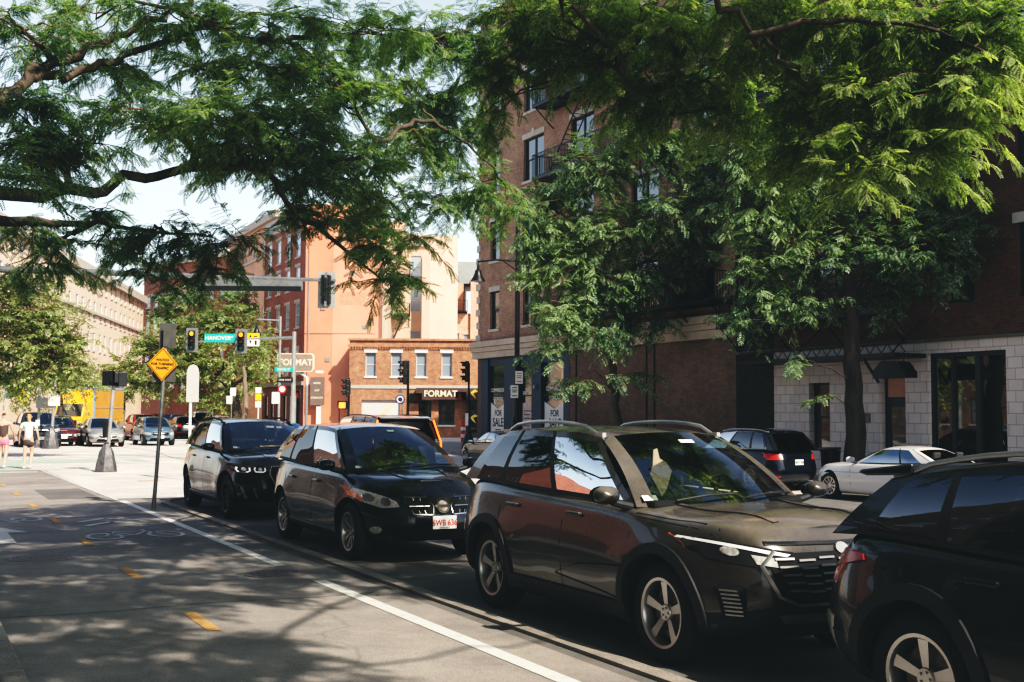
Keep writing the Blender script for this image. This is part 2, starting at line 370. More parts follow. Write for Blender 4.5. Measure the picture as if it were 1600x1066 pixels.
ribbon('tar_seam', [(5+k*1.0,40+1.2*math.sin(k*.5)) for k in range(16)], .05, .011, m_road); ribbon('tar_seam', [(10+.2*math.sin(k),38+k*2) for k in range(14)], .05, .0112, m_road)
for (x0,y0,x1,y1) in ((.9,36.2,3.6,36.2),(5.4,30.6,8.4,30.6)): ribbon('stop_line', [(x0,y0),(x1,y1)], .3, .018, m_white if x0<2 else m_yellow)
for k,(x,y) in enumerate(((9.0,52),(12.2,54.5),(15.3,57))): ribbon('crosswalk_bar', [(x,y),(x+2.2,y+.1)], .35, .012, m_white)
def ring(mb, cx, cy, r0, r1, z, sx=1, sy=1, n=24, M=None):
    vs=[]; 
    for k in range(n):
        a=2*math.pi*k/n
        for r in (r0,r1): vs.append((cx+r*sx*math.cos(a), cy+r*sy*math.sin(a), z))
    mb.add(vs,[(2*k,2*k+1,(2*k+3)%(2*n),(2*k+2)%(2*n)) for k in range(n)], M)
def strip(mb, a, b, wd, z):
    a=Vector(a); b=Vector(b); t=(b-a).normalized(); q=Vector((-t.y,t.x))*wd/2
    mb.add([(a+q).to_3d()+Vector((0,0,z)),(b+q).to_3d()+Vector((0,0,z)),(b-q).to_3d()+Vector((0,0,z)),(a-q).to_3d()+Vector((0,0,z))],[(0,3,2,1)])
def bike(cx, cy, s, flip=1):
    mb=MB(); z=.018; f=flip
    P=lambda x,y:(cx+x*s*f, cy+y*s*f*1.7)
    for q in (-.42,.42): 
        x,y=P(q,0); ring(mb,x,y,.20*s,.26*s,z,1,1.7)
    J=[((-.42,0),(-.2,.33)),((-.42,0),(-.02,0)),((-.02,0),(-.2,.33)),((-.2,.33),(.24,.33)),((-.02,0),(.24,.33)),((.42,0),(.24,.33)),((.24,.33),(.2,.46)),((.2,.46),(.36,.47)),((-.3,.4),(-.1,.4)),((-.2,.33),(-.2,.4))]
    for a,b in J: strip(mb,P(*a),P(*b),.05*s,z)
    tag(mb.build('bike_symbol', m_whitew), kind='structure')
bike(3.05,17.3,1.0); bike(1.5,20.6,.95,-1)
mb=MB(); mb.add([(1.25,16.9,.018),(1.45,16.9,.018),(1.45,18.4,.018),(1.75,18.3,.018),(1.35,19.4,.018),(.98,18.3,.018),(1.25,18.4,.018)],[list(range(7))]); tag(mb.build('arrow_mark', m_whitew), kind='structure')
mb=MB()
for s in (-1,1): strip(mb,(3.05,19.5),(3.05+s*.45,19.0),.12,.018); strip(mb,(3.05,20.2),(3.05+s*.45,19.7),.12,.018)
tag(mb.build('arrow_mark', m_whitew), kind='structure')
def manhole(x, y, r, lab):
    t=empty('manhole_cover',(x,y,.014),0,lab,'manhole cover')
    mb=MB(); mb.lathe([(r*1.14,-.004),(r*1.14,.004),(r*1.0,.004),(r*1.0,-.004)],40); mb.build('rim',m_iron,t)
    mb=MB(); mb.lathe([(r*.99,-.004),(r*.99,.003),(0.001,.003)],40)
    n=7
    for i in range(-n,n+1):
        for j in range(-n,n+1):
            px,py=i*r/(n+1),j*r/(n+1)
            if math.hypot(px,py)<r*.92 and abs(j)!=0: mb.cbox((px,py,.006),(r*.085,r*.085,.008))
    mb.build('plate',m_iron,t)
manhole(1.6,15.15,.36,'round iron manhole cover with a studded top left of the yellow dashes')
manhole(3.72,12.6,.30,'small iron manhole cover breaking the white edge line of the bike path')

# ------------------------------------------------------------------ buildings
WC = {}
def window(parent, x, z, ww, hh, style, rev, M=Matrix()):
    """x,z = lower left corner in the facade plane"""
    key=(round(ww,2),round(hh,2),style,rev)
    if key not in WC:
        fr,pn = {'dark':(m_frame,m_win),'darkd':(m_frame,m_wind),'white':(m_framew,m_win),'whitel':(m_framew,m_winl),'double':(m_frame,m_win),'pale':(m_framew,m_winl),'curt':(m_frame,m_curt),'slit':(m_frame,m_wind)}[style]
        mb=MB(); f=.055 if style!='whitel' else .1; y0=rev-.07; y1=rev
        mb.box(0,f,y0,y1,0,hh); mb.box(ww-f,ww,y0,y1,0,hh); mb.box(f,ww-f,y0,y1,0,f); mb.box(f,ww-f,y0,y1,hh-f,hh)
        if style not in ('slit','curt'): mb.box(f,ww-f,y0+.01,y1+.005,hh*.5-.03,hh*.5+.03)
        if style in ('double',): mb.box(ww/2-.06,ww/2+.06,y0-.01,y1+.004,f,hh-f)
        a=mb.mesh('window',fr)
        mb=MB(); g=.012
        for (u0,u1) in (((f,ww/2-.06),(ww/2+.06,ww-f)) if style=='double' else ((f,ww-f),)):
            mb.add([(u0,rev-.03,f),(u1,rev-.03,f),(u1,rev-.03,hh*.5-.03),(u0,rev-.03,hh*.5-.03)],[(0,1,2,3)])
            mb.add([(u0,rev-.045,hh*.5+.03),(u1,rev-.045,hh*.5+.03),(u1,rev-.045,hh-f),(u0,rev-.045,hh-f)],[(0,1,2,3)])
            if style in ('slit','curt'): mb.v=[]; mb.f=[]; mb.m=[]; mb.add([(u0,rev-.04,f),(u1,rev-.04,f),(u1,rev-.04,hh-f),(u0,rev-.04,hh-f)],[(0,1,2,3)])
        WC[key]=(a,mb.mesh('pane',pn))
    a,b=WC[key]; o=link('window',a,parent); o.matrix_local=M@Matrix.Translation((x,0,z)); link('pane',b,o); return o
def facade(parent, L, z0, z1, wins, mat, rev=.16, M=Matrix(), name='wall', lintel=None, sill=None):
    """wall in the local plane y=0 facing -y; wins: (u0,u1,z0,z1,style)"""
    us=sorted({0,L}|{u for w_ in wins for u in w_[:2]}); zs=sorted({z0,z1}|{z for w_ in wins for z in w_[2:4]})
    mb=MB(M); 
    def hole(u,z): return any(w_[0]<u<w_[1] and w_[2]<z<w_[3] for w_ in wins)
    for i in range(len(us)-1):
        for j in range(len(zs)-1):
            if hole((us[i]+us[i+1])/2,(zs[j]+zs[j+1])/2): continue
            a,b,c,d=us[i],us[i+1],zs[j],zs[j+1]; mb.add([(a,0,c),(b,0,c),(b,0,d),(a,0,d)],[(0,1,2,3)])
    for w_ in wins:
        a,b,c,d=w_[:4]; r=rev
        mb.add([(a,0,c),(a,r,c),(a,r,d),(a,0,d)],[(0,1,2,3)]); mb.add([(b,0,c),(b,r,c),(b,r,d),(b,0,d)],[(3,2,1,0)])
        mb.add([(a,0,d),(a,r,d),(b,r,d),(b,0,d)],[(0,1,2,3)]); mb.add([(a,0,c),(a,r,c),(b,r,c),(b,0,c)],[(3,2,1,0)])
    o=mb.build(name,mat,parent)
    for w_ in wins:
        a,b,c,d,st=w_
        if st: 
            wo=window(parent,a,c,b-a,d-c,st,rev,M)
            if lintel:
                q=MB(); q.box(-.1,b-a+.1,-.04,.02,d-c+.0,d-c+.26)
                if b-a>1.5: q.box((b-a)/2-.12,(b-a)/2+.12,-.07,.02,d-c+.003,d-c+.4)
                q.build('lintel',lintel,wo)
            if sill: q=MB(); q.box(-.08,b-a+.08,-.07,.08,-.13,-.002); q.build('sill',sill,wo)
    return o
def walls(parent, pts, z0, z1, mat, roofmat=None, name='wall'):
    mb=MB(); n=len(pts)
    for i in range(n):
        a,b=pts[i],pts[(i+1)%n]; mb.add([(*a,z0),(*b,z0),(*b,z1),(*a,z1)],[(0,1,2,3)])
    mb.build(name,mat,parent)
    r=MB(); r.add([(*p,z1-.05) for p in pts],[list(range(n))]); r.build('roof',roofmat or m_steel,parent)
def railing(mb, u0, u1, y0, y1, z, h=1.0, step=.13, sides=True, r=.011):
    n=max(2,int((u1-u0)/step))
    for k in range(n+1):
        u=u0+(u1-u0)*k/n; mb.cbox((u,y0,z+h/2),(r*2,r*2,h))
    for zz in (z+.06,z+h): mb.cbox(((u0+u1)/2,y0,zz),(u1-u0,.035,.035))
    if sides:
        for u in (u0,u1):
            m=int(abs(y1-y0)/step)
            for k in range(m+1): mb.cbox((u,y0+(y1-y0)*k/max(m,1),z+h/2),(r*2,r*2,h))
            for zz in (z+.06,z+h): mb.cbox((u,(y0+y1)/2,zz),(.035,abs(y1-y0),.035))
def balcony(parent, u0, u1, z, depth=1.0, h=1.0, mat=None, M=Matrix(), brackets=True, name='balcony', lab=None):
    mb=MB(M); railing(mb,u0,u1,-depth,-.05,z,h)
    for k in range(int(depth/.09)): mb.cbox(((u0+u1)/2,-.05-k*.09,z),(u1-u0,.05,.03))
    for yy in (-depth,-.06): mb.cbox(((u0+u1)/2,yy,z-.05),(u1-u0,.06,.12))
    if brackets:
        n=max(2,int((u1-u0)/2.0)+1)
        for k in range(n):
            u=u0+.1+(u1-u0-.2)*k/(n-1); mb.tube([(u,-depth+.1,z-.08),(u,-.03,z-.95)],.028,6); mb.cbox((u,-depth/2,z-.08),(.05,depth,.06))
    return tag(mb.build(name, mat or m_black, parent), lab)
def ladder(parent, a, b, wd, M=Matrix(), mat=None, name='ladder'):
    mb=MB(M); a=Vector(a); b=Vector(b)
    for s in (-wd/2,wd/2):
        o=Vector((0,s,0)); mb.tube([a+o,b+o],.03,6)
    n=int((b-a).length/.27)
    for k in range(1,n): p=a.lerp(b,k/n); mb.tube([p+Vector((0,-wd/2,0)),p+Vector((0,wd/2,0))],.014,5)
    return mb.build(name,mat or m_black,parent)

b_brown = brick('brown_brick',(.43,.27,.195),(.31,.185,.135),(.42,.34,.28),soot=.3)
b_dark = brick('dark_red_brick',(.19,.095,.07),(.12,.06,.048),(.16,.12,.1))
b_refl = brick('grey_brown_brick',(.17,.125,.105),(.12,.09,.075),(.18,.15,.13))
b_shop = brick('infill_brick',(.29,.185,.145),(.20,.125,.10),(.26,.2,.16),bw=.22,bh=.08)
b_orange = brick('orange_brick',(.50,.235,.115),(.33,.125,.075),(.46,.36,.28),bw=.24,bh=.08,var=.9,soot=.15)
b_red = brick('red_brick',(.40,.15,.11),(.30,.11,.085),(.36,.25,.2),soot=.15)
b_cream = brick('cream_brick',(.86,.67,.54),(.79,.58,.46),(.8,.7,.6),soot=.1)
b_pink = brick('pink_brick',(.75,.44,.31),(.62,.35,.25),(.65,.5,.4),soot=.15)
m_render = M_('orange_render',(.70,.29,.185),.9,0,.12,.35,bmp=.15); m_render2 = M_('tan_render',(.66,.47,.36),.9,0,.10,.8,bmp=.15)
m_blue = M_('navy_paint',(.012,.05,.10),.45,0,.1,2); m_block = brick('white_block',(.70,.65,.62),(.62,.57,.55),(.44,.40,.38),bw=.48,bh=.31,ms=.014,var=.15,soot=.15,bmp=.5)
m_awn = M_('brown_awning',(.10,.06,.05),.8,0,.1,3); m_cream = M_('cream_letters',(.85,.78,.55),.6,0,.03); m_gold=M_('gold_mark',(.85,.6,.12),.5,0,.05)
m_garage=M_('white_shutter',(.72,.70,.68),.6,0,.05,1); m_slate=M_('slate',(.30,.33,.34),.7,0,.15,4)

# --- corner building with the shop to let (facade plane X=27, seen from -X)
A = empty('corner_building',(27,55.3,0),-math.pi/2,'tall brown brick corner building with a navy shopfront and FOR SALE posters','building')
wA=[]; fl=[(6.1,8.05),(9.65,11.7),(13.2,15.3),(16.65,18.8)]
for z0_,z1_ in fl:
    wA += [(1.4,2.45,z0_,z1_,'dark'),(5.0,7.05,z0_,z1_,'double'),(9.6,11.6,z0_,z1_,'double'),(14.6,16.6,z0_,z1_,'double'),(19.2,20.2,z0_,z1_,'dark')]
facade(A,21.5,5.45,23,wA,b_brown,.2,lintel=m_stone,sill=m_stone)
walls(A,[(0,0.25),(0,16),(21.5,16),(21.5,.25)],-.4,23,b_brown)
mb=MB(); mb.box(0,.42,0,.3,-.3,5.45); mb.build('corner_pier',b_shop,A)
mb=MB(); mb.box(9.55,21.5,0,.3,-.4,4.7); mb.build('infill_wall',b_shop,A)
mb=MB(); mb.box(-.25,21.6,-.22,.25,4.62,4.95); mb.box(-.3,21.65,-.28,.25,4.955,5.2); mb.box(-.38,21.7,-.36,.25,5.205,5.5); mb.build('stone_cornice',m_lime,A,bevel=.02)
mb=MB()
for k in range(26): mb.cbox((.12,-.03,5.7+k*.68),(.36 if k%2 else .52,.12,.36))
mb.build('quoin',m_stone,A,bevel=.02)
mb=MB()
for u in (10.1,15.7,16.25): mb.box(u,u+.07,-.05,0,-.2,4.6)
mb.build('downpipe',m_black,A)
# navy shopfront: posts, glass, panels
mb=MB(); mb.box(.42,9.55,.05,.25,4.2,4.62); mb.box(.42,9.55,.05,.25,-.2,.35)
for a,b in ((.42,1.25),(3.05,4.7),(5.95,6.9),(9.0,9.55)): mb.box(a,b,-.02,.22,-.2,4.6)
mb.build('shopfront_frame',m_blue,A,bevel=.02)
for a,b in ((1.25,3.05),(4.7,5.95),(6.9,9.0)):
    q=MB(); q.box(a,b,.16,.18,.35,4.2); p=q.build('shop_pane',m_win,A)
    q=MB(); q.box(a,b,.10,.15,2.62,2.68); q.box(a,a+.06,.1,.15,.35,4.2); q.box(b-.06,b,.1,.15,.35,4.2); q.build('mullion',m_frame,A)
for a,b in ((1.3,3.0),(6.98,8.95)):
    c=(a+b)/2
    q=MB(); q.prism([(a,.45),(b,.45),(b,2.35),(c,2.0),(a,2.35)],.13,.14); po=q.build('poster',m_signw,A)
    text_part('FOR',.42,m_ink,A,TM((c,.125,1.78)),'lettering',.002,bold=.006); text_part('SALE',.62,m_ink,A,TM((c,.125,1.30)),'lettering',.002,bold=.008,sx=.9)
    q=MB(); [q.box(c-w_,c+w_,.122,.128,z_,z_+.05) for w_,z_ in ((.3,.92),(.22,.82),(.26,.72))]; q.build('poster_print',m_blueink,A)
    text_part('COMMERCIAL',.27,m_signw,A,TM((c,.125,2.95)),'lettering',.002,bold=.006); text_part('CONDO',.27,m_signw,A,TM((c,.125,2.52)),'lettering',.002,bold=.006)
q=MB(); q.box(4.78,5.9,.13,.14,.45,2.3); q.build('poster',M_('pink_poster',(.62,.5,.46),.6),A)
text_part('ENCORE',.30,m_signw,A,TM((5.3,.125,2.75)),'lettering',.002,bold=.005,sx=.8)
q=MB()
for k in range(7): q.box(4.95,5.75-.1*(k%3),.12,.126,.8+k*.18,.84+k*.18)
q.build('poster_print',m_ink,A)
for u in (4.0,6.4): q=MB(); q.lathe([(.0,.12),(.1,.12),(.12,0)],10,Matrix.Translation((u,-.02,3.05))@Matrix.Rotation(R(90),4,'X')); q.build('wall_lamp',m_steel,A)
balcony(A,7.9,21.3,5.95,1.1,1.1,lab=None); balcony(A,7.9,16.5,16.2,1.1,1.1); balcony(A,7.9,16.5,12.75,1.1,1.1); balcony(A,7.9,16.5,9.25,1.1,1.1)
ladder(A,(9.0,-.55,12.8),(12.4,-.55,16.3),.6); ladder(A,(9.0,-.55,9.3),(12.4,-.55,12.8),.6); ladder(A,(9.0,-.55,6.0),(12.4,-.55,9.3),.6)

# --- stone-fronted building on the right
B = empty('stone_fronted_building',(27,33.8,0),-math.pi/2,'dark red brick building with a white stone block ground floor and an arched doorway','building')
wB=[(7.02-3.2,8.0-3.2+.0,-.2,2.85,'darkd')]
wB=[(3.82,4.8,.6,2.85,'darkd'),(7.0,8.05,-.2,3.45,None),(8.95,11.7,.3,3.62,None)]
facade(B,27,-.45,4.0,[(a,b,c,d,s) for a,b,c,d,s in wB],m_block,.3,Matrix.Translation((0,0,0)),'stone_wall')
wb=[]
for z0_,z1_ in ((5.05,7.1),(8.5,10.5),(12,14)):
    for u in (4.1,9.7,12.15,16,19.5,23): wb.append((u,u+1.0,z0_,z1_,'dark'))
facade(B,27,4.003,17,wb,b_dark,.2,lintel=None,sill=None)
for wo in [o for o in B.children if o.name.startswith('window')][1:]:
    q=MB(); q.box(-.12,1.12,-.04,.02,2.03,2.32); q.build('lintel',m_stone,wo) if (wo.location.x>9) else None
mb=MB(); mb.box(0,27,-.06,.05,3.96,4.06); mb.build('string_course',M_('grimy_stone',(.16,.14,.12),.9),B)
mb=MB(); mb.box(-.0,2.05,-.02,.0-.0-.003,-.45,17); mb.build('shaded_pier',M_('shaded_pier_brick',(.04,.032,.028),.9,0,.3,3),B)  # dark brick of the recessed gap, its shade painted in as near-black
walls(B,[(0,.3),(0,14),(27,14),(27,.3)],-.4,17,b_dark)
# arched door
pts=[(7.0,3.45)]; 
mb=MB(); arcp=[(7.525+.525*math.cos(a),2.95+.5*math.sin(a)) for a in np.linspace(math.pi,0,13)]
mb.prism([(6.999,3.46)]+[(8.051,3.46)]+arcp[::-1],.0,.28); mb.build('arch_spandrel',m_block,B)
q=MB(); q.box(7.0,8.05,.24,.3,-.2,3.45); dr=q.build('door',m_frame,B)
q=MB(); q.box(7.16,7.9,.2,.235,2.35,3.2); q.build('fanlight',M_('lit_fanlight',(.5,.26,.17),.3,0,.1,2),dr); q=MB(); q.box(7.3,7.85,.21,.238,.3,2.05); q.build('door_pane',m_win,dr)
q=MB(); q.tube([(7.22,.15,.8),(7.22,.15,1.2)],.02,8); q.build('handle',m_chrome,dr)
# big window with curtains
mb=MB()
for u in (8.95,9.7,10.55,11.62): mb.box(u,u+(.08 if u!=10.55 else .16),.12,.24,.3,3.62)
mb.box(8.95,11.7,.115,.245,3.5,3.62); mb.box(8.95,11.7,.115,.245,.3,.4); sw=mb.build('shop_window',m_frame,B)
q=MB(); q.add([(8.95,.2,.3),(11.7,.2,.3),(11.7,.2,3.6),(8.95,.2,3.6)],[(0,1,2,3)]); q.build('pane',m_glassf,sw)
q=MB(); n=90; q.add([(8.95+2.75*k/n,.42+.04*math.sin(k*1.1)+.02*math.sin(k*.37),z) for k in range(n+1) for z in (.3,3.6)],[(2*k,2*k+2,2*k+3,2*k+1) for k in range(n) if not (28<k<36 or 50<k<56)]); q.build('curtain',M_('grey_curtain',(.75,.78,.76),.9),sw,True)
q=MB(); q.box(8.95,11.7,.55,.6,.3,3.6); q.build('room_back',m_frame,sw)
q=MB(); q.box(6.25,6.6,-.04,0,1.55,1.85); q.build('door_plaque',m_iron,B)
# canopy over the pavement, fire escape above, ladder
mb=MB(); mb.box(1.75,8.9,-1.3,-.02,3.5,3.62)
for k in range(16): mb.tube([(1.9+k*.46,-1.25,3.62),(2.13+k*.46,-1.25,3.9),(2.36+k*.46,-1.25,3.62)],.016,5)
mb.tube([(1.8,-1.25,3.9),(8.8,-1.25,3.9)],.02,5)
for u in (2.0,4.4,6.8,8.7): mb.tube([(u,-1.25,3.6),(u+.01,-.02,4.6)],.02,5)
mb.build('entrance_canopy',m_black,B)
balcony(B,.2,8.2,4.95,1.05,1.0); balcony(B,2.2,10.2,8.3,1.05,1.0); balcony(B,2.2,10.2,11.8,1.05,1.0)
ladder(B,(4.6,-.6,5.0),(7.9,-.6,8.4),.55); ladder(B,(4.6,-.6,8.4),(7.9,-.6,11.9),.55,mat=m_steel)
la=Matrix.Translation((8.95,-1.35,3.12))
mb=MB(la); mb.prism([(-.62,-.25),(.62,-.25),(.62,-.1),(.35,.22),(-.3,.26),(-.62,-.02)],-.25,.25); 
for u in (-.4,.35): mb.tube([(u,0,.2),(u,0,.5)],.02,6)
mb.tube([(-1.4,.1,.45),(-.75,.1,-.35)],.05,6)
mb.build('hanging_lantern',m_black,B,bevel=.02)

# --- buildings square to the view, beyond the junction
RZ=R(-27.7); FW=Vector((.4648,.8854)); RT=Vector((.8854,-.4648))
def vb(name, D, px0, label, cat='building'):
    l=(px0-800)/FPX*D; p=FW*D+RT*l; return empty(name,(p.x,p.y,0),RZ,label,cat)
S=lambda D,px0,px:(px-px0)/FPX*D
# orange rendered building: facing wall + brick side going away
D=88; O=vb('rendered_building',D,475,'tall building with a plain orange end wall and a red brick side')
facade(O,5.6,-.2,17.6,[],m_render,M=Matrix())
mb=MB(); mb.box(2.1,5.55,-.003-.02,-.003,-.2,17.55); mb.build('wall_panel',M_('pale_orange_render',(.76,.36,.25),.9,0,.12,.35),O)
MS=Matrix.Rotation(R(27.7+90),4,'Z')      # local x along world +Y
MS2=MS@Matrix.Rotation(0,4,'Z')
mb=MB()
for (x_,z_) in ((1.2,9.5),(3.4,12.2),(1.6,5.6),(4.4,8.1)): mb.box(x_,x_+.35,-.06,-.026,z_,z_+.3)
mb.box(.25,.31,-.08,-.01,-.1,16.8); mb.box(-.02,5.4,-.05,-.025,7.72,7.77); mb.build('wall_conduit',m_steel,O)
m_pr=M_('patched_render',(.66,.31,.21),.9,0,.12,2)
for b_ in ((.8,2.0,-.006,-.002,2.9,3.9),(2.6,4.6,-.03,-.0235,9.9,10.9),(3.0,3.9,-.03,-.0235,13.2,15.1)): mb=MB(); mb.box(*b_); mb.build('render_patch',m_pr,O)
L=11.3
# seen from -X: u must run towards -Y, so start at the far end
MF=Matrix.Translation(MS@Vector((L,0,0)))@Matrix.Rotation(R(27.7-90),4,'Z')
wO=[]
for k,(z0_,z1_) in enumerate(((4.7,6.6),(8.3,10.2),(11.3,13.0-.0),(13.9-.1,15.8-.1))):
    for c in range(4): u=1.0+c*2.6; wO.append((u,u+1.15,z0_,z1_,'whitel'))
facade(O,L,3.95,16.4,wO,b_red,.12,MF,'brick_wall',lintel=m_stone,sill=m_stone)
facade(O,L,16.4,17.6,[],M_('grey_parapet',(.5,.5,.5),.8),.1,MF,'parapet')
facade(O,L,-.2,3.95,[(.9+c*1.75,1.75+c*1.75,.2,3.1,'slit') for c in range(6)],M_('brown_panel',(.17,.08,.06),.7),.12,MF,'shop_wall')
mb=MB(MF); mb.box(-.1,L+.05,-.2,0,3.8,4.1); mb.build('belt_course',M_('grey_belt',(.3,.27,.25),.8),O)
walls(O,[(5.6,.02),(5.6,10),(-4,12),tuple((MS@Vector((L,0,0)))[:2])],-.2,17.6,b_red)
walls(O,[(5.6,2.5),(5.6,10),(11,12),(5.7,12)],-.2,17.0,m_render2)
# garage-like brick building with the brown awning
D=86; Gb=vb('low_brick_building',D,546,'low two-storey orange brick building with a brown FORMAT awning and a white roller shutter')
g=lambda px:S(D,546,px)
facade(Gb,g(752),-.1,7.1,[(g(a),g(a)+.78,4.45,6.2,'pale') for a in (571,611,650,690)]+[(g(566),g(626),-.1,2.7,None),(g(655),g(675),.9,2.7,'slit'),(g(686),g(711),.9,2.75,'darkd')],b_orange,.25,lintel=m_signw,sill=m_signw)
mb=MB(); mb.box(-.05,g(752),-.06,.0,3.55,3.8); mb.build('belt_course',m_stone,Gb)
mb=MB(); mb.box(-.1,g(752),-.12,.02,6.62,6.78); mb.box(-.1,g(752),-.16,.3,7.1,7.25)
for k in range(48): mb.box(k*.2,k*.2+.1,-.10,0,6.45,6.62)
mb.build('cornice',b_orange,Gb)
walls(Gb,[(0,.25),(0,9),(g(752),9),(g(752),.25)],-.1,7.1,b_orange)
mb=MB(); mb.box(g(566),g(626),.2,.24,-.1,2.7)
for k in range(14): mb.box(g(566),g(626),.185,.2,-.05+k*.2,.12+k*.2)
sh=mb.build('roller_shutter',m_garage,Gb)
q=MB(); q.prism([(g(585),1.2),(g(600),1.9),(g(613),2.45),(g(613),2.15),(g(600),1.6),(g(590),.7)],.16,.18); q.build('shutter_logo',M_('pale_yellow_print',(.8,.66,.38),.7),sh)
q=MB(); q.prism([(g(652),2.75),(g(748),2.75),(g(748),3.6),(g(652),3.6)],-.75,-.02); aw=q.build('awning',m_awn,Gb)
text_part('FORMAT',.62,m_cream,aw,TM((g(690),-.77,3.17)),'lettering',.01,bold=.012)
for px_,z_ in ((743,3.15),(743,1.35)):
    q=MB(); c=g(px_); q.prism([(c-.3,z_+.15),(c,z_+.35),(c+.3,z_+.2),(c-.1,z_+.1),(c+.1,z_-.35),(c-.25,z_-.02)],-.79,-.765); q.build('awning_logo',m_gold,aw)
q=MB(); q.box(g(730),g(752),-.3,-.02,-.1,2.75); q.build('entrance',m_wind,Gb)
# tan building with a fire escape
D=97; T=vb('tan_building',D,572,'tan rendered building with an iron fire escape zigzagging behind the low brick one')
t=lambda px:S(D,572,px)
facade(T,t(668),-.1,15.9,[(t(578),t(578)+.95,z,z+2.0,'pale') for z in (6.7,10.2,13)]+[(t(598),t(598)+.9,z,z+1.9,'pale') for z in (6.7,10.2,13)]+[(t(640),t(640)+.9,z,z+1.9,'pale') for z in (6.7,10.2,13)],m_render2,.15)
walls(T,[(0,.15),(0,10),(t(668),10),(t(668),.15)],-.1,15.9,m_render2)
mb=MB(); mb.box(-.1,t(668)+.1,-.25,.2,15.7,16.1); mb.build('cornice',m_stone,T)
for z in (6.55,9.9,13.2): balcony(T,t(600),t(640),z,1.0,.95,M=Matrix.Translation((0,-.0,0)),name='fire_escape')
for z in (6.6,9.95): ladder(T,(t(605),-.6,z),(t(632),-.6,z+3.3),.6)
q=MB(); q.box(t(660),t(668),-1.2,0,-.1,14.9); q.build('chimney_stack',m_render2,T)
# back building with mansard
D=104; K=vb('mansard_building',D,666,'set-back brick building with a slate mansard roof, arched windows and a small roof terrace')
k_=lambda px:S(D,666,px)
facade(K,k_(752),-.1,10.7,[(k_(681),k_(681)+.7,6.9,8.8,'pale'),(k_(704),k_(704)+.75,6.9,8.9,'pale'),(k_(724),k_(724)+.6,7.0,8.8,'pale')],b_pink,.15,lintel=m_stone)
walls(K,[(0,.15),(0,10),(k_(752),10),(k_(752),.15)],-.1,10.7,b_pink)
mb=MB(); mb.box(k_(672),k_(722),2,9,10.7,13.6); mb.box(k_(735),k_(752),-.3,5,-.1,14); mb.build('upper_storey',m_render2 if False else b_pink,K)
mb=MB(); mb.prism([(k_(700),13.6),(k_(752),13.6),(k_(748),15.6),(k_(704),15.6)],2,9); mb.build('mansard_roof',m_slate,K)
mb=MB(); mb.box(k_(700),k_(703.5),1.6,2.0,10.7,14.6); mb.box(k_(696),k_(708),1.2,2.0,9.6,11.6); mb.build('chimney',b_pink,K)
balcony(K,k_(712),k_(730),10.8,.8,1.0,name='roof_terrace',brackets=False)
# left: long cream building whose facade recedes to px 222, and two blocks beyond
def lb(name,px0,D0,px1,D1,label,zt,mat,wins,style,h0=2.2,wz=None):
    a=FW*D0+RT*((px0-800)/FPX*D0); b=FW*D1+RT*((px1-800)/FPX*D1); d=(b-a); L=d.length
    e=empty(name,(a.x,a.y,0),math.atan2(d.y,d.x),label,'building'); ww=[]
    for z in wz:
        for k in range(wins):
            u=(k+.5)*L/wins-.6*(1 if k%2 else .55); ww.append((u,u+.95,z,z+1.75,style))
    facade(e,L,0,zt,ww,mat,.12,sill=m_stone if wins<34 else None)
    walls(e,[(0,.12),(0,14),(L,14),(L,.12)],0,zt,mat)
    q=MB(); q.box(-.3,L+.3,-.45,.1,zt-.5,zt+.3); q.box(-.3,L+.3,-.2,.1,zt-4.1,zt-3.85); q.build('cornice',m_stone,e); return e
lb('long_cream_building',-30,78,222,140,'long cream brick building with paired sash windows at the far left behind the trees',15.2,b_cream,24,'pale',wz=(4.6,7.6,10.6,13.4))
lb('red_corner_building',222,150,352,136,'red brick block with few windows behind the mid-ground trees',20.5,b_red,9,'pale',wz=(4.5,8,11.5,15))
lb('tall_pink_building',350,142,432,120,'tall pink brick building with a corbelled cornice left of the orange end wall',22.5,b_pink,6,'pale',wz=(4.5,8,11.5,15,18.5))
lb('brick_terrace',150,175,470,180,'low red brick terrace at the far end of the road',6.5,b_red,26,'white',wz=(1.5,))
# the brick row across the pavement on our left (seen only in reflections)
e=lb('pavement_side_building',-1400,28,-3000,30,'orange brick building left of the pavement with dark sash windows',15,b_orange,3,'dark',wz=(4,))
bpy.data.objects.remove
for ch in list(e.children_recursive): bpy.data.objects.remove(ch)
bpy.data.objects.remove(e)
e=empty('pavement_side_building',(-14,-25,0),math.pi/2,'brown brick building left of the pavement with dark sash windows','building')
facade(e,58,0,21,[(1+k*3.3,2.3+k*3.3,z,z+1.9,'dark') for k in range(17) for z in (1.2,4.6,8.2,12,15.6)],b_refl,.15,sill=m_stone)
walls(e,[(0,.15),(0,12),(58,12),(58,.15)],0,21,b_refl)

e=empty('across_street_building',(-16,52,0),math.pi/2,'brown brick building left of the junction with rows of dark windows','building')
facade(e,40,0,14,[(1+k*3.3,2.3+k*3.3,z,z+1.9,'dark') for k in range(11) for z in (1.2,4.8,8.4)],b_shop,.15,sill=m_stone)
walls(e,[(0,.15),(0,12),(40,12),(40,.15)],0,14,b_red)
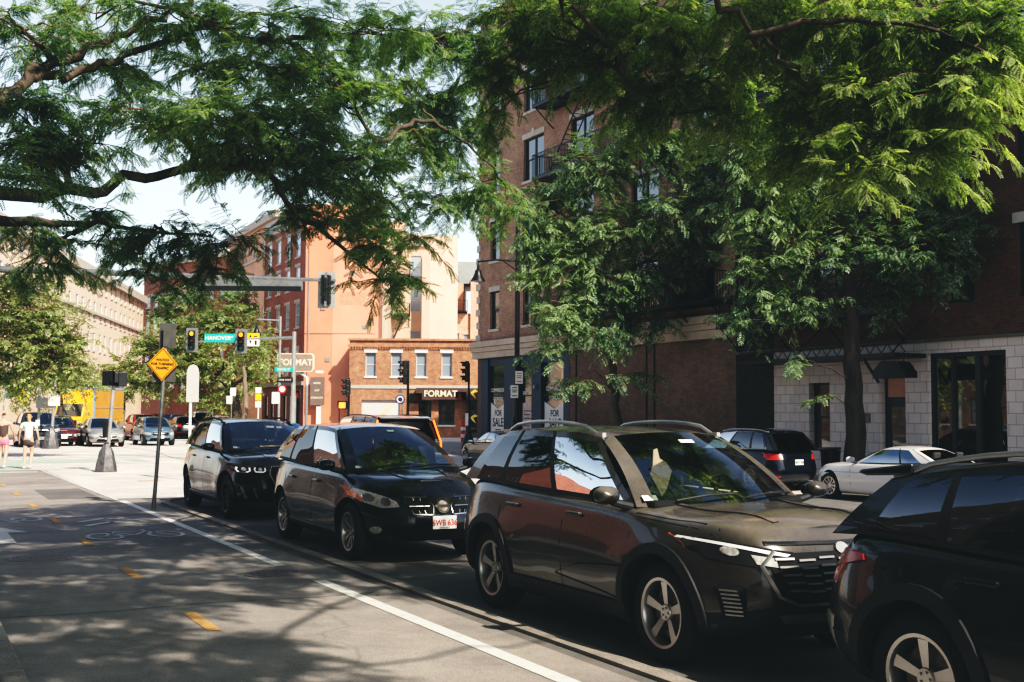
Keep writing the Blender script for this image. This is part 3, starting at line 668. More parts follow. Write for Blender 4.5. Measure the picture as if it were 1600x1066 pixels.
# ------------------------------------------------------------------ cars
def interp(tab, x):
    if x <= tab[0][0]: return tab[0][1]
    for (a, b), (c, d) in zip(tab, tab[1:]):
        if x <= c:
            t = (x-a)/(c-a); return b+(d-b)*t
    return tab[-1][1]
def smooth_interp(tab, x):
    if x <= tab[0][0]: return tab[0][1]
    if x >= tab[-1][0]: return tab[-1][1]
    for i in range(len(tab)-1):
        a, b = tab[i]; c, d = tab[i+1]
        if x <= c:
            t = (x-a)/(c-a)
            m0 = (tab[i+1][1]-tab[i-1][1])/(tab[i+1][0]-tab[i-1][0]) if i else (d-b)/(c-a)
            m1 = (tab[i+2][1]-b)/(tab[i+2][0]-a) if i+2 < len(tab) else (d-b)/(c-a)
            h = c-a; t2 = t*t; t3 = t2*t
            return (2*t3-3*t2+1)*b+(t3-2*t2+t)*h*m0+(-2*t3+3*t2)*d+(t3-t2)*h*m1
class Car:
    def __init__(s, name, label, P, group=None, cat='car'):
        s.P = P; s.L = P['L']; s.W = P['W']/2
        s.root = empty(name, (0,0,0), 0, label, cat, group); s.paint = P['paint']
        s.make_body(); s.make_cabin(); s.make_wheels()
    def outline(s, v):
        P = s.P; Wv = s.W*interp(P['wv'], v); xf = s.L/2-interp(P['fo'], v); xr = s.L/2-interp(P['ro'], v)
        nf, nr = P.get('nf', 4.2), P.get('nr', 5.0); out = []
        ys = [0,.16,.32,.48,.62,.74,.83,.90,.95,.98]; xs = [.45,.32,.2,.1]
        for y in ys: out.append((xf*(1-y**nf)**(1/nf), y*Wv))
        for x in xs: out.append((xf*x, Wv*(1-x**nf)**(1/nf)))
        out.append((0, Wv))
        for x in xs[::-1]: out.append((-xr*x, Wv*(1-x**nr)**(1/nr)))
        for y in ys[::-1]: out.append((-xr*(1-y**nr)**(1/nr), y*Wv))
        return out
    def zt(s, x): return smooth_interp(s.P['top'], x)
    def make_body(s):
        P = s.P; rows = P.get('rows', [0,.06,.16,.3,.45,.6,.74,.86,.95,1.0]); vs = []; fs = []; mi = []
        O = [s.outline(v) for v in rows]; M = len(O[0]); idx = {}
        fl = P.get('flare', .03); ax = P['axles']; r = P['rw']
        def zz(x, v):
            zb = smooth_interp(P['bot'], x); return zb+v*(s.zt(x)-zb)
        for j, v in enumerate(rows):
            for m, (x, y) in enumerate(O[j]):
                z = zz(x, v)
                if y > s.W*.8:      # wheel-arch swelling
                    for a in ax:
                        d = math.hypot(x-a, z-r); y += fl*math.exp(-((d-r-.06)/.16)**2)*(1 if z < .85 else .5)
                for sg in ((1,) if O[j][m][1] == 0 else (1,-1)):
                    idx[j,m,sg] = len(vs); vs.append((x, sg*y, z))
                if O[j][m][1] == 0: idx[j,m,-1] = idx[j,m,1]
        for j in range(len(rows)-1):
            for m in range(M-1):
                a,b,c,d = idx[j,m,1],idx[j,m+1,1],idx[j+1,m+1,1],idx[j+1,m,1]; fs.append((a,b,c,d)); mi.append(0)
                a,b,c,d = idx[j,m,-1],idx[j+1,m,-1],idx[j+1,m+1,-1],idx[j,m+1,-1]; fs.append((a,b,c,d)); mi.append(0)
        K = [-1,-.72,-.42,0,.42,.72,1]
        for j, top in ((len(rows)-1, 1), (0, 0)):
            g = {}
            for m in range(M):
                x, y = O[j][m]; z = vs[idx[j,m,1]][2]; yy = vs[idx[j,m,1]][1]
                for k, u in enumerate(K):
                    if y == 0: g[m,k] = idx[j,m,1]
                    elif k == 0: g[m,k] = idx[j,m,-1]
                    elif k == 6: g[m,k] = idx[j,m,1]
                    else:
                        cr = interp(P['crown'], x) if top else 0
                        g[m,k] = len(vs); vs.append((x, u*yy, z+cr*(1-u*u)))
            for m in range(M-1):
                for k in range(6):
                    f = [g[m,k],g[m,k+1],g[m+1,k+1],g[m+1,k]]
                    f = [q for i, q in enumerate(f) if q not in f[:i]]
                    if len(f) < 3: continue
                    xm = (O[j][m][0]+O[j][m+1][0])/2
                    inside = top and P['cab'][1]+.05 < xm < P['cab'][0]-.05 and 0 < k < 5
                    fs.append(f[::-1] if top else f); mi.append(2 if inside else (1 if not top else 0))
        me = bpy.data.meshes.new('body'); me.from_pydata(vs, [], fs); me.polygons.foreach_set('material_index', mi)
        for m in (s.paint, m_plastic, m_cin): me.materials.append(m)
        bm = bmesh.new(); bm.from_mesh(me); bmesh.ops.recalc_face_normals(bm, faces=bm.faces); bm.to_mesh(me); bm.free()
        o = link('body', me, s.root); sb = o.modifiers.new('s','SUBSURF'); sb.levels = sb.render_levels = P.get('sub', 1)
        ap(o)
        bm = bmesh.new(); bm.from_mesh(o.data); s.bvh = BVHTree.FromBMesh(bm); bm.free()
        mb = MB()
        for a in ax:
            for sg in (1,-1):
                w0, w1 = s.W-.32, s.W+.2; r_ = P['rw']+.055
                T = Matrix.Translation((a, 0, P['rw']+.01))
                prof = [(.001,w0),(r_,w0),(r_,w1),(.001,w1)]
                mb.lathe(prof, 32, T@Matrix.Rotation(R(-90*sg),4,'X'))
        c = mb.build('cutter', m_well)
        bm = bmesh.new(); bm.from_mesh(c.data); bmesh.ops.remove_doubles(bm, verts=bm.verts, dist=.002); bmesh.ops.recalc_face_normals(bm, faces=bm.faces); bm.to_mesh(c.data); bm.free()
        b = o.modifiers.new('b','BOOLEAN'); b.operation = 'DIFFERENCE'; b.object = c; b.solver = 'EXACT'; b.material_mode = 'TRANSFER'
        ap(o); bpy.data.objects.remove(c); me = o.data
        me.polygons.foreach_set('use_smooth', [True]*len(me.polygons)); me.set_sharp_from_angle(angle=R(38)); s.body = o
    # generic surface patch: outline in a projection plane, thrown on to the body
    def patch(s, name, out, ax, mat, off=.006, skirt=.03, h=.06, mirror=False, parent=None, label=None, bvh=None):
        res = []
        for sg in ((1,-1) if mirror else (1,)):
            pts = [(p[0]*(sg if ax in 'FRT' and ax != 'T' else 1), p[1]*(sg if ax == 'T' else 1)) for p in out]
            if ax == 'S': side = sg
            elif ax in 'LM': side = 1 if ax == 'L' else -1
            dirs = {'F':Vector((-1,0,0)),'R':Vector((1,0,0)),'T':Vector((0,0,-1))}
            d = dirs.get(ax) or Vector((0,-side,0))
            x0,x1 = min(p[0] for p in pts),max(p[0] for p in pts); y0,y1 = min(p[1] for p in pts),max(p[1] for p in pts)
            dense = []
            for i, p in enumerate(pts):
                q = pts[(i+1)%len(pts)]; n = max(1, int(math.hypot(q[0]-p[0],q[1]-p[1])/h))
                dense += [Vector((p[0]+(q[0]-p[0])*k/n, p[1]+(q[1]-p[1])*k/n)) for k in range(n)]
            nb = len(dense); allp = dense[:]
            gx = x0+h/2
            while gx < x1:
                gy = y0+h/2
                while gy < y1: allp.append(Vector((gx, gy))); gy += h
                gx += h
            r = geometry.delaunay_2d_cdt(allp, [(i,(i+1)%nb) for i in range(nb)], [list(range(nb))], 1, 1e-5)
            V2, F2 = r[0], r[2]
            V3 = []; ok = []
            for p in V2:
                if ax == 'F': o_ = Vector((s.L, p.x, p.y))
                elif ax == 'R': o_ = Vector((-s.L, p.x, p.y))
                elif ax == 'T': o_ = Vector((p.x, p.y, 4))
                else: o_ = Vector((p.x, side*3, p.y))
                hit, nn, _, dd = (bvh or s.bvh).ray_cast(o_, d)
                if hit is None: V3.append(None); continue
                V3.append(hit-d*off)
            F2 = [f for f in F2 if all(V3[i] is not None for i in f)]
            used = sorted({i for f in F2 for i in f}); mp = {q:k for k, q in enumerate(used)}
            if not F2: continue
            vs = [V3[i] for i in used]; fs = [[mp[i] for i in f] for f in F2]
            # skirt
            ec = {}
            for f in fs:
                for a, b in zip(f, f[1:]+f[:1]): ec[(a,b)] = 1
            bd = [(a,b) for (a,b) in ec if (b,a) not in ec]; k0 = len(vs); bm_ = {}
            for a, b in bd:
                for q in (a,b):
                    if q not in bm_: bm_[q] = len(vs); vs.append(vs[q]+d*skirt)
            fs += [[b,a,bm_[a],bm_[b]] for a,b in bd]
            mb = MB(); mb.add(vs, fs)
            me = mb.mesh(name, mat, True, 50)
            o = link(name, me, parent or s.root); tag(o, label); res.append(o)
        return res
    def line(s, pts, ax, mat, wd=.008, off=.002, **k):
        """thin strip along a polyline"""
        pts = [Vector(p) for p in pts]; n = len(pts); a = []; b = []
        for i, p in enumerate(pts):
            t = (pts[min(i+1,n-1)]-pts[max(i-1,0)]).normalized(); q = Vector((-t.y,t.x))*wd/2; a.append(tuple(p+q)); b.append(tuple(p-q))
        return s.patch(k.pop('name','shut_line'), a+b[::-1], ax, mat, off, .01, h=.12, **k)
    def make_cabin(s):
        P = s.P; C = P['cabin']; W = s.W
        # C: a0,a1 (A-pillar x bottom/top), d0,d1 (rear pillar x), roof [(x,z)], wb, wr, cols
        def zb(x): return s.zt(x)+.0
        wbf = lambda x: W*interp(C['wb'], x)
        wrf = lambda x: W*interp(C['wr'], x)
        roof = lambda x: smooth_interp(C['roof'], x)
        a0,a1,d0,d1 = C['a0'],C['a1'],C['d0'],C['d1']; cr = C.get('crown', .045)
        def side(sx, t, sg):
            xb = a0+(d0-a0)*sx; xt = a1+(d1-a1)*sx; x = xb+(xt-xb)*t
            p0 = Vector((xb, wbf(xb), zb(xb)+.0)); p1 = Vector((xt, wrf(xt), roof(xt)-cr)); p = p0.lerp(p1, t)
            p.y += .03*math.sin(math.pi*t); p.y *= sg; p.x = x; return p
        cols = C['cols']   # list of (fraction_end, kind) kind: 'p' pillar,'f' front glass,'g' rear glass
        trow = [0,.03,.07,.25,.5,.75,.90,.96,1.0]
        frame = MB(); s.gparts = []
        prev = 0
        for (e, kind) in cols:
            n = 1 if kind == 'p' else 5; e_ = e
            for sg in (1,-1):
                gm = MB()
                for k in range(n):
                    s0 = prev+(e_-prev)*k/n; s1 = prev+(e_-prev)*(k+1)/n
                    for t0, t1 in zip(trow, trow[1:]):
                        q = [side(s0,t0,sg),side(s1,t0,sg),side(s1,t1,sg),side(s0,t1,sg)]
                        f = (0,1,2,3) if sg < 0 else (3,2,1,0)
                        glass = kind != 'p' and .07 <= t0 < .9
                        if glass: gm.add(q, [f])
                        else: frame.mi = 1 if (C.get('blackpillar', True) and kind == 'p' and 0 < prev and e < 1) or (kind != 'p' and t0 < .9) else 0; frame.add(q, [f])
                if kind != 'p': s.merge(gm); s.gparts.append(gm.build('side_window', m_glassf if kind == 'f' else (m_glasst if kind == 't' else m_glassp), s.root, True))
            prev = e
        frame.mi = 0
        # windscreen, roof, rear glass as patches across u
        U = np.linspace(-1,1,13)
        def cross(xb, wid, z, bulge, crown): return [Vector((xb+bulge*(1-u*u), u*wid, z+crown*(1-u*u))) for u in U]
        bf = C.get('bulge', .22)
        wb_ = cross(a0, wbf(a0), zb(a0), bf, .02); wt_ = cross(a1, wrf(a1), roof(a1)-cr, bf*.45, cr)
        ws = MB(); nr = 8
        for i in range(nr):
            for k in range(12):
                t0,t1 = i/nr,(i+1)/nr
                def L_(t, kk):
                    p = wb_[kk].lerp(wt_[kk], t); p.x += .035*math.sin(math.pi*t); p.z += .03*math.sin(math.pi*t); return p
                q = [L_(t0,k),L_(t0,k+1),L_(t1,k+1),L_(t1,k)]
                edge = k in (0,11) 
                tgt = frame if edge else ws
                tgt.add(q,[(0,1,2,3)])
        s.merge(ws); s.wind = ws.build('windscreen', m_glassf, s.root, True)
        rb = C.get('rbulge', .12)
        rt_ = cross(d1, wrf(d1), roof(d1)-cr, -rb*.5, cr); rbm = cross(d0, wbf(d0), zb(d0), -rb, .015)
        rg = MB()
        for i in range(nr):
            for k in range(12):
                t0,t1 = i/nr,(i+1)/nr
                def L2(t, kk):
                    p = rt_[kk].lerp(rbm[kk], t); p.x -= .02*math.sin(math.pi*t); return p
                q = [L2(t0,k),L2(t1,k),L2(t1,k+1),L2(t0,k+1)]
                (frame if (k in (0,11) or i == 0) else rg).add(q,[(3,2,1,0)])
        s.merge(rg); rg.build('rear_window', m_glassp, s.root, True)
        rf = MB(); nx = 14
        for i in range(nx):
            for k in range(12):
                t0,t1 = i/nx,(i+1)/nx
                def L3(t, kk):
                    u = U[kk]; x0_ = wt_[kk].x; x1_ = rt_[kk].x; x = x0_+(x1_-x0_)*t; xc = a1+(d1-a1)*t
                    return Vector((x, u*wrf(xc), roof(xc)-cr+cr*(1-u*u)))
                rf.add([L3(t0,k),L3(t0,k+1),L3(t1,k+1),L3(t1,k)],[(0,1,2,3)])
        s.merge(rf); s.roof = rf.build('roof', P.get('roofpaint', s.paint), s.root, True)
        s.merge(frame); s.frame = frame.build('cabin_frame', [s.paint, m_plastic], s.root, True, angle=50)
        bm = bmesh.new(); bm.from_mesh(s.roof.data); s.rbvh = BVHTree.FromBMesh(bm); bm.free()
        s.side = side
        if P.get('detail', 0) >= 1:
            # interior: dash, seats, steering wheel
            mb = MB(); xd = a0+.02; zd = zb(a0)
            mb.box(xd-.55,xd+.1,-W*.78,W*.78,zd-.03,zd+.05); mb.build('dashboard', m_cin, s.root, bevel=.03)
            for sg in (1,-1):
                for (xx, nmx) in ((a1-.55,'seat'),(a1-1.45,'seat')):
                    mb = MB(); T = Matrix.Translation((xx, sg*W*.42, zd-.05))@Matrix.Rotation(R(-14),4,'Y')
                    mb.cbox((0,0,.06),(.12,.44,.28),T); mb.cbox((-.01,0,.33),(.09,.24,.17),T); mb.build(nmx, m_seat, s.root, bevel=.035)
            mb = MB(); T = Matrix.Translation((xd-.62, W*.42, zd+.03))@Matrix.Rotation(R(-68),4,'Y')
            pts = [T@Vector((.18*math.cos(a),.18*math.sin(a),0)) for a in np.linspace(0,2*math.pi,25)]; mb.tube(pts,.015,6,False)
            mb.tube([T@Vector((-.17,0,0)),T@Vector((.17,0,0))],.02,5); mb.tube([T@Vector((0,-.17,0)),T@Vector((0,.17,0))],.02,5); mb.build('steering_wheel', m_plastic, s.root, True)
            mb = MB(); p = wt_[6]; mb.cbox((p.x-.16,0,p.z-.13),(.03,.24,.07)); mb.build('rear_view_mirror', m_plastic, s.root, bevel=.012)
            for sg in (1,-1):       # wipers
                mb = MB(); q0 = wb_[6 if sg > 0 else 2].lerp(wt_[6 if sg > 0 else 2],.02)+Vector((.03,0,.03)); q1 = wb_[11 if sg > 0 else 6].lerp(wt_[11 if sg > 0 else 6],.09)+Vector((.03,0,.025))
                mb.tube([q0,q0.lerp(q1,.5)+Vector((.015,0,.015)),q1],.009,5); mb.build('wiper', m_plastic, s.root)
    def merge(s, mb):
        """weld a strip-built surface"""
        key = {}; mp = []; vs = []
        for v in mb.v:
            k = (round(v.x,4),round(v.y,4),round(v.z,4))
            if k not in key: key[k] = len(vs); vs.append(v)
            mp.append(key[k])
        F = []; Mi = []
        for f, m in zip(mb.f, mb.m):
            g = [mp[i] for i in f]; g = [q for i, q in enumerate(g) if q not in g[:i]]
            if len(g) > 2: F.append(g); Mi.append(m)
        mb.v, mb.f, mb.m = vs, F, Mi
    def make_wheels(s):
        P = s.P; r = P['rw']; rr = r*P.get('rimf', .68); w_ = .225
        ty = MB(); prof = [(rr,-w_/2+.01),(rr+.012,-w_/2),(r-.05,-w_/2-.004),(r-.018,-w_/2+.012),(r,-w_/2+.04),(r,w_/2-.04),(r-.018,w_/2-.012),(r-.05,w_/2+.004),(rr+.012,w_/2),(rr,w_/2-.01),(rr,-w_/2+.01)]
        ty.lathe(prof, 40)
        if P.get('detail',0):
            for k in range(60):
                a=2*math.pi*k/60; T=Matrix.Rotation(a,4,'Z'); ty.cbox((r-.002,0,0),(.008,.012,w_-.09),T)
        tm = ty.mesh('tyre', m_rubber, True, 50)
        rm = MB(); rm.lathe([(rr-.0,-w_/2+.03),(rr-.03,-w_/2+.03),(rr-.03,w_/2-.03),(rr-.02,w_/2-.01),(rr+.002,w_/2-.006),(rr+.002,w_/2-.02)], 40)
        rm.lathe([(.0,w_/2-.045),(.055,w_/2-.045),(.07,w_/2-.07),(.07,0)], 20)
        ns = P.get('spokes', 5); tw = P.get('twin', True); zf = w_/2-.035
        for k in range(ns):
            a = 2*math.pi*k/ns+.3
            for o_, wa, wb__ in (((-.035,.03,.045),(.035,.03,.045)) if tw else ((0,.045,.075),)):
                T = Matrix.Rotation(a,4,'Z')
                x0,x1 = .05, rr-.02; sp = o_*1.4
                A_ = [(x0,o_*.6-wa/2),(x1,sp*1.3-wb__/2),(x1,sp*1.3+wb__/2),(x0,o_*.6+wa/2)]
                vs = [(x,y,zf-.02-(.0 if x < .1 else -.025)) for x,y in A_]+[(x,y*1.1,zf-.06) for x,y in A_]
                rm.add(vs,[(0,1,2,3),(7,6,5,4),(0,4,5,1),(1,5,6,2),(2,6,7,3),(3,7,4,0)],T)
        for k in range(5): rm.lathe([(0,zf+.0),(.009,zf+.0),(.009,zf-.03)],6,Matrix.Rotation(2*math.pi*k/5,4,'Z')@Matrix.Translation((.035,0,0)))
        rmesh = rm.mesh('rim', P.get('rimmat', m_alloy), True, 35)
        hb = MB(); hb.lathe([(0,.02),(rr*.72,.02),(rr*.72,-.01),(0,-.01)],24); hb.lathe([(rr-.035,-.10),(rr-.035,-.02),(.001,-.02)],24); hm = hb.mesh('wheel', m_iron, True, 30)
        for a in P['axles']:
            for sg in (1,-1):
                o = link('wheel', hm, s.root); o.location = (a, sg*(s.W-.04-w_/2), r); o.rotation_euler = (R(-90*sg), 0, P.get('steer',0) if a > 0 else 0)
                link('tyre', tm, o); link('rim', rmesh, o)
    def mirror(s, x, z, mat=None, k=1.0):
        for sg in (1,-1):
            mb = MB(); y0 = s.W*interp(s.P['cabin']['wb'], x)
            cy_ = s.W+.10
            prof = []
            T = Matrix.Translation((x, sg*cy_, z))@Matrix.Diagonal((.8*k,sg*.86*k,.84*k,1))
            sec = [(.0,.02,.02),(.02,.85,.85),(.07,1,1),(.12,.9,.85),(.16,.6,.5),(.175,.05,.05)]
            vs = []; n = 16
            for (xx, a_, b_) in sec:
                for q in range(n):
                    t = 2*math.pi*q/n; c_, s_ = math.cos(t), math.sin(t)
                    vs.append((xx-.05, .125*a_*math.copysign(abs(c_)**.7,c_), .082*b_*math.copysign(abs(s_)**.75,s_)))
            fs = [(i*n+q, i*n+(q+1)%n, (i+1)*n+(q+1)%n, (i+1)*n+q) for i in range(len(sec)-1) for q in range(n)]
            fs = [f[::-1] if sg > 0 else f for f in fs]
            mb.add(vs, fs, T)
            o = mb.build('mirror', mat or s.paint, s.root, True, angle=60)
            a = MB(); a.tube([(x+.02, sg*(y0-.0), z-.09),(x+.02, sg*(cy_-.05), z-.05)], [.035,.028], 8); a.build('mirror_arm', m_plastic, o, True)
            gl = MB(); gl.add([(x-.052, sg*(cy_+.11*math.cos(t)), z+.068*math.sin(t)) for t in np.linspace(0,2*math.pi,15)[:-1]],[list(range(14))]); gl.build('mirror_glass', m_chrome, o)
    def rails(s, x0, x1, mat, hh=.06):
        for sg in (1,-1):
            mb = MB(); C = s.P['cabin']; cr = C.get('crown',.045); pts = []
            for t in np.linspace(0,1,9):
                x = x0+(x1-x0)*t; zz_ = smooth_interp(C['roof'],x)-cr+.005+hh*math.sin(math.pi*min(1,max(0,t)))**.35
                pts.append((x, sg*(s.W*interp(C['wr'],x)-.03), zz_))
            mb.tube(pts, .017, 8); 
            for q in (pts[0],pts[-1]): mb.cbox((q[0],q[1],q[2]-.0),(.14,.035,.05))
            mb.build('roof_rail', mat, s.root, True)
    def plate(s, x, z, txt, front=True, tint=m_signw, ink=None, y=0):
        sg = 1 if front else -1
        hit,_,_,_ = s.bvh.ray_cast(Vector((sg*s.L, y, z)), Vector((-sg,0,0))); xx = hit.x+sg*.022 if hit else x
        mb = MB(); mb.cbox((xx,y,z),(.02,.305,.152)); o = mb.build('number_plate', tint, s.root, bevel=.004)
        Mx = Matrix.Translation((xx+sg*.014,y,z-.005))@Matrix.Rotation(R(90*sg),4,'Z')@Matrix.Rotation(R(90),4,'X')
        if txt: text_part(txt, .10, ink or m_red, o, Mx, 'plate_lettering', .001, bold=.001, sx=.82)
        text_part('MASSACHUSETTS', .018, m_blueink, o, Matrix.Translation((0,0,-.055))@Mx, 'plate_lettering', .001) if front and txt else None
        return o
    def doors(s, xs, zlo, zhi, zline):
        """vertical shut lines; xs list of (x_bottom,x_top)"""
        for a, b in xs: s.line([(a,zlo),(a+(b-a)*.5,(zlo+zhi)/2),(b,zhi)],'S',m_cin,.010,.0015,mirror=True)
    def handles(s, xs, z):
        for x in xs:
            for sg in (1,-1):
                hit,_,_,_ = s.bvh.ray_cast(Vector((x,sg*3,z)),Vector((0,-sg,0)))
                if hit: mb = MB(); mb.cbox((x,hit.y+sg*.022,z),(.20,.022,.032)); mb.cbox((x+.09,hit.y+sg*.008,z),(.02,.03,.025)); mb.cbox((x-.09,hit.y+sg*.008,z),(.02,.03,.025)); mb.build('door_handle', s.P.get('handlemat', s.paint), s.root, bevel=.008)
    def arches(s, wd=.055, off=.012, mat=m_plastic):
        for a in s.P['axles']:
            r0 = s.P['rw']+.05; r1 = r0+wd; z0 = s.P['rw']+.01; A_ = np.linspace(R(-22),R(202),26)
            pts = [(a+r0*math.cos(q), z0+r0*math.sin(q)) for q in A_]+[(a+r1*math.cos(q), z0+r1*math.sin(q)) for q in A_[::-1]]
            pts = [(x, max(z, smooth_interp(s.P['bot'], x)+.03)) for x, z in pts]
            s.patch('wheel_arch_trim', pts, 'S', mat, off, off+.03, h=.07, mirror=True)
    def sill(s, z0, z1, x0, x1, mat=m_plastic, off=.012):
        s.patch('sill_cladding', [(x0,z0),(x1,z0),(x1,z1),(x0,z1)], 'S', mat, off, .03, h=.12, mirror=True)
    def place(s, X, Y, heading, z=0):
        s.root.location = (X, Y, z); s.root.rotation_euler = (0,0,heading); return s.root

WV = [(0,.86),(.06,.93),(.16,.965),(.45,1.0),(.6,.995),(.86,.955),(.95,.93),(1,.885)]
def suv(L,W,H,zh,zbelt,xc,a1,d1,d0,wb_,foh,rw,paint,**k):
    """generic crossover: zh hood front height, xc cowl x, a1 roof front x, d1 roof rear, d0 rear glass foot"""
    h=L/2; zc=zbelt-.04
    P=dict(L=L,W=W,paint=paint,rw=rw,axles=(h-foh,h-foh-wb_),wv=WV,
      fo=[(0,.16),(.1,.06),(.25,.0),(.5,.015),(.75,.05),(.9,.10),(1,.22)], ro=[(0,.14),(.1,.04),(.3,.0),(.55,.04),(.8,.10),(1,.20)],
      top=[(-h,zbelt-.02),(-h+.3,zbelt+.03),(-.6,zbelt),(xc,zc),(xc+.4,zc-.04),(h-.45,zh+.03),(h-.15,zh-.02),(h,zh-.10)],
      bot=[(-h,.36),(-h+.5,.26),(-.8,.20),(.8,.20),(h-.5,.24),(h,.30)],
      crown=[(-h,.02),(0,.02),(xc,.045),(h-.5,.05),(h-.2,.03),(h,.0)], cab=(xc,d0),
      cabin=dict(a0=xc,a1=a1,d0=d0,d1=d1,roof=[(d1-.1,H-.06),(d1+.3,H-.015),((a1+d1)/2,H),(a1-.3,H-.01),(a1,H-.045),(a1+.1,H-.06)],
        wb=[(d0,.84),(-1,.90),(0,.90),(xc,.865)],wr=[(d1,.66),(-.5,.70),(a1,.66)],
        cols=[(.045,'p'),(.37,'f'),(.40,'p'),(.70,'g'),(.73,'p'),(.90,'g'),(1,'p')]))
    P.update(k); return P
# ------------------------------------------------------------------ the parked row, all facing -Y
BACK=-math.pi/2; AWAY=math.pi/2
XP=5.74
pt_grey=paint('warm_grey_paint',(.036,.032,.029),.2,.26,.8); pt_navy=paint('blue_black_paint',(.006,.010,.016),.3,.2,.12)  # strong dusty tone on the grey paints its bonnet as if sunlit
pt_black=paint('black_paint_gloss',(.006,.006,.008),.3,.2,.12); pt_char=paint('near_black_paint',(.007,.008,.009),.3,.25,.1)
pt_white=paint('white_paint',(.74,.71,.68),.05,.3,.05); pt_blue=paint('dark_blue_paint',(.004,.008,.020),.4,.2,.1)
pt_silver=paint('silver_paint',(.42,.42,.41),.6,.3,.1); pt_sblue=paint('silver_blue_paint',(.20,.29,.36),.6,.3,.1)
pt_maroon=paint('maroon_paint',(.10,.02,.018),.4,.3,.1); pt_red=paint('red_paint',(.30,.02,.02),.3,.3,.1); pt_tan=paint('tan_paint',(.33,.28,.21),.5,.3,.1)
pt_green=paint('grey_green_paint',(.075,.085,.085),.5,.3,.12); pt_slate=paint('slate_paint',(.05,.065,.085),.5,.3,.1)
# 1: warm grey crossover
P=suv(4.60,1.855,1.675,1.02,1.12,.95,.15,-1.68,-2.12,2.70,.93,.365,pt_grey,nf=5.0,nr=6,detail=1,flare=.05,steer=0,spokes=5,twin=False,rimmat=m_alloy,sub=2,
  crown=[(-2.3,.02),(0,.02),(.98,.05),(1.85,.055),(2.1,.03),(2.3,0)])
P['fo']=[(0,.16),(.1,.05),(.25,.0),(.5,.0),(.75,.02),(.9,.05),(1,.15)]
c=Car('parked_crossover','warm grey crossover with silver roof rails and angular slim headlights',P,'cars parked along the bike path')
c.arches(.075,.02); c.sill(.2,.38,-.95,1.0,off=.022)
c.patch('bumper_cladding',[(-.82,.24),(.82,.24),(.86,.44),(.62,.50),(-.62,.50),(-.86,.44)],'F',m_plastic,.012,.05)
c.patch('grille',[(-.50,.86),(.50,.86),(.60,.78),(.52,.60),(.40,.55),(-.40,.55),(-.52,.60),(-.60,.78)],'F',m_cin,.012,.04)
for k in range(5):
    z=.60+k*.052; wd=.47+.025*k
    for j in range(-3,4):
        y0=j*wd/3.4-.066; c.patch('grille_slat',[(y0,z+(.012 if j%2 else 0)),(y0+.132,z+(.012 if j%2 else 0)),(y0+.132,z+.013+(.012 if j%2 else 0)),(y0,z+.013+(.012 if j%2 else 0))],'F',m_satin,.03,.02)
c.line([(-.56,.88),(-.65,.78),(-.56,.58),(-.42,.52),(.42,.52),(.56,.58),(.65,.78),(.56,.88)],'F',m_satin,.022,.03,name='grille_surround')
c.line([(-.60,.925),(0,.915),(.60,.925)],'F',m_alloyd,.022,.012,name='bonnet_trim')
c.patch('grille_badge',[(.055*math.cos(a),.88+.038*math.sin(a)) for a in np.linspace(0,2*math.pi,14)[:-1]],'F',m_satin,.022,.02)
c.patch('lower_lip',[(-.5,.40),(.5,.40),(.55,.46),(-.55,.46)],'F',m_satin,.035,.04)
hl=c.patch('headlight',[(.42,.80),(.52,.745),(.84,.80),(.90,.90),(.90,.955),(.60,.895),(.42,.865)],'F',m_cin,.010,.02,h=.04,mirror=True)
for i,o in enumerate(hl):
    s_=1 if i==0 else -1
    def q(n,p,m,off=.018): c.patch(n,[(a*s_,b) for a,b in p],'F',m,off,.012,h=.03,parent=o)
    q('led_strip',[(.45,.852),(.60,.88),(.86,.935),(.87,.92),(.61,.858),(.48,.838)],m_led)
    q('reflector',[(.55,.77),(.67,.79),(.69,.85),(.56,.83)],m_lens); q('projector',[(.765+.03*math.cos(a),.865+.03*math.sin(a)) for a in np.linspace(0,6.2,12)],m_lens)
    q('turn_lamp',[(.875,.86),(.915,.90),(.905,.965),(.865,.945)],m_amber)
c.patch('fog_vent',[(.72,.42),(.80,.42),(.84,.62),(.80,.66),(.74,.64)],'F',m_cin,.02,.03,mirror=True,h=.04)
for k in range(7): c.patch('vent_slat',[(.735+.006*k,.44+k*.027),(.80+.005*k,.44+k*.027),(.80+.005*k,.452+k*.027),(.735+.006*k,.452+k*.027)],'F',m_satin,.032,.01,mirror=True,h=.04)
c.doors([(.98,1.0),(.02,-.02),(-1.02,-1.15)],.38,1.08,0); c.handles([.18,-.88],.98)
c.line([(1.0,.66),(.3,.60),(-.1,.48),(.95,.40)],'S',m_cin,.012,.002,mirror=True,name='door_crease')
c.line([(1.05,1.02),(1.7,.99),(2.0,.93)],'S',m_cin,.008,.001,mirror=True); c.line([(1.0,.84),(1.5,.80),(2.02,.74)],'T',m_cin,.010,.0015,mirror=True)
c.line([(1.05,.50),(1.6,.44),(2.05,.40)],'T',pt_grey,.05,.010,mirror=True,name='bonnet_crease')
c.mirror(.86,1.17); c.rails(.08,-1.55,M_('bright_rail',(.6,.6,.6),.35,.7,.05,5),.075)
mb=MB(); T=Matrix.Translation((.98-.28,-.42,1.13)); mb.add([(0,.02,0),(0,.07,.06),(-.03,.14,.20),(-.05,.10,.27),(-.04,.03,.30),(-.06,.02,.38),(-.04,-.03,.37),(-.02,-.05,.25),(0,-.09,.18),(.01,-.03,.08)],[tuple(range(10))],T); sh=mb.build('windscreen_cloth',m_seatl,c.root); sh.modifiers.new('s','SOLIDIFY').thickness=.01
w0=c.side(0.0,.0,-1)
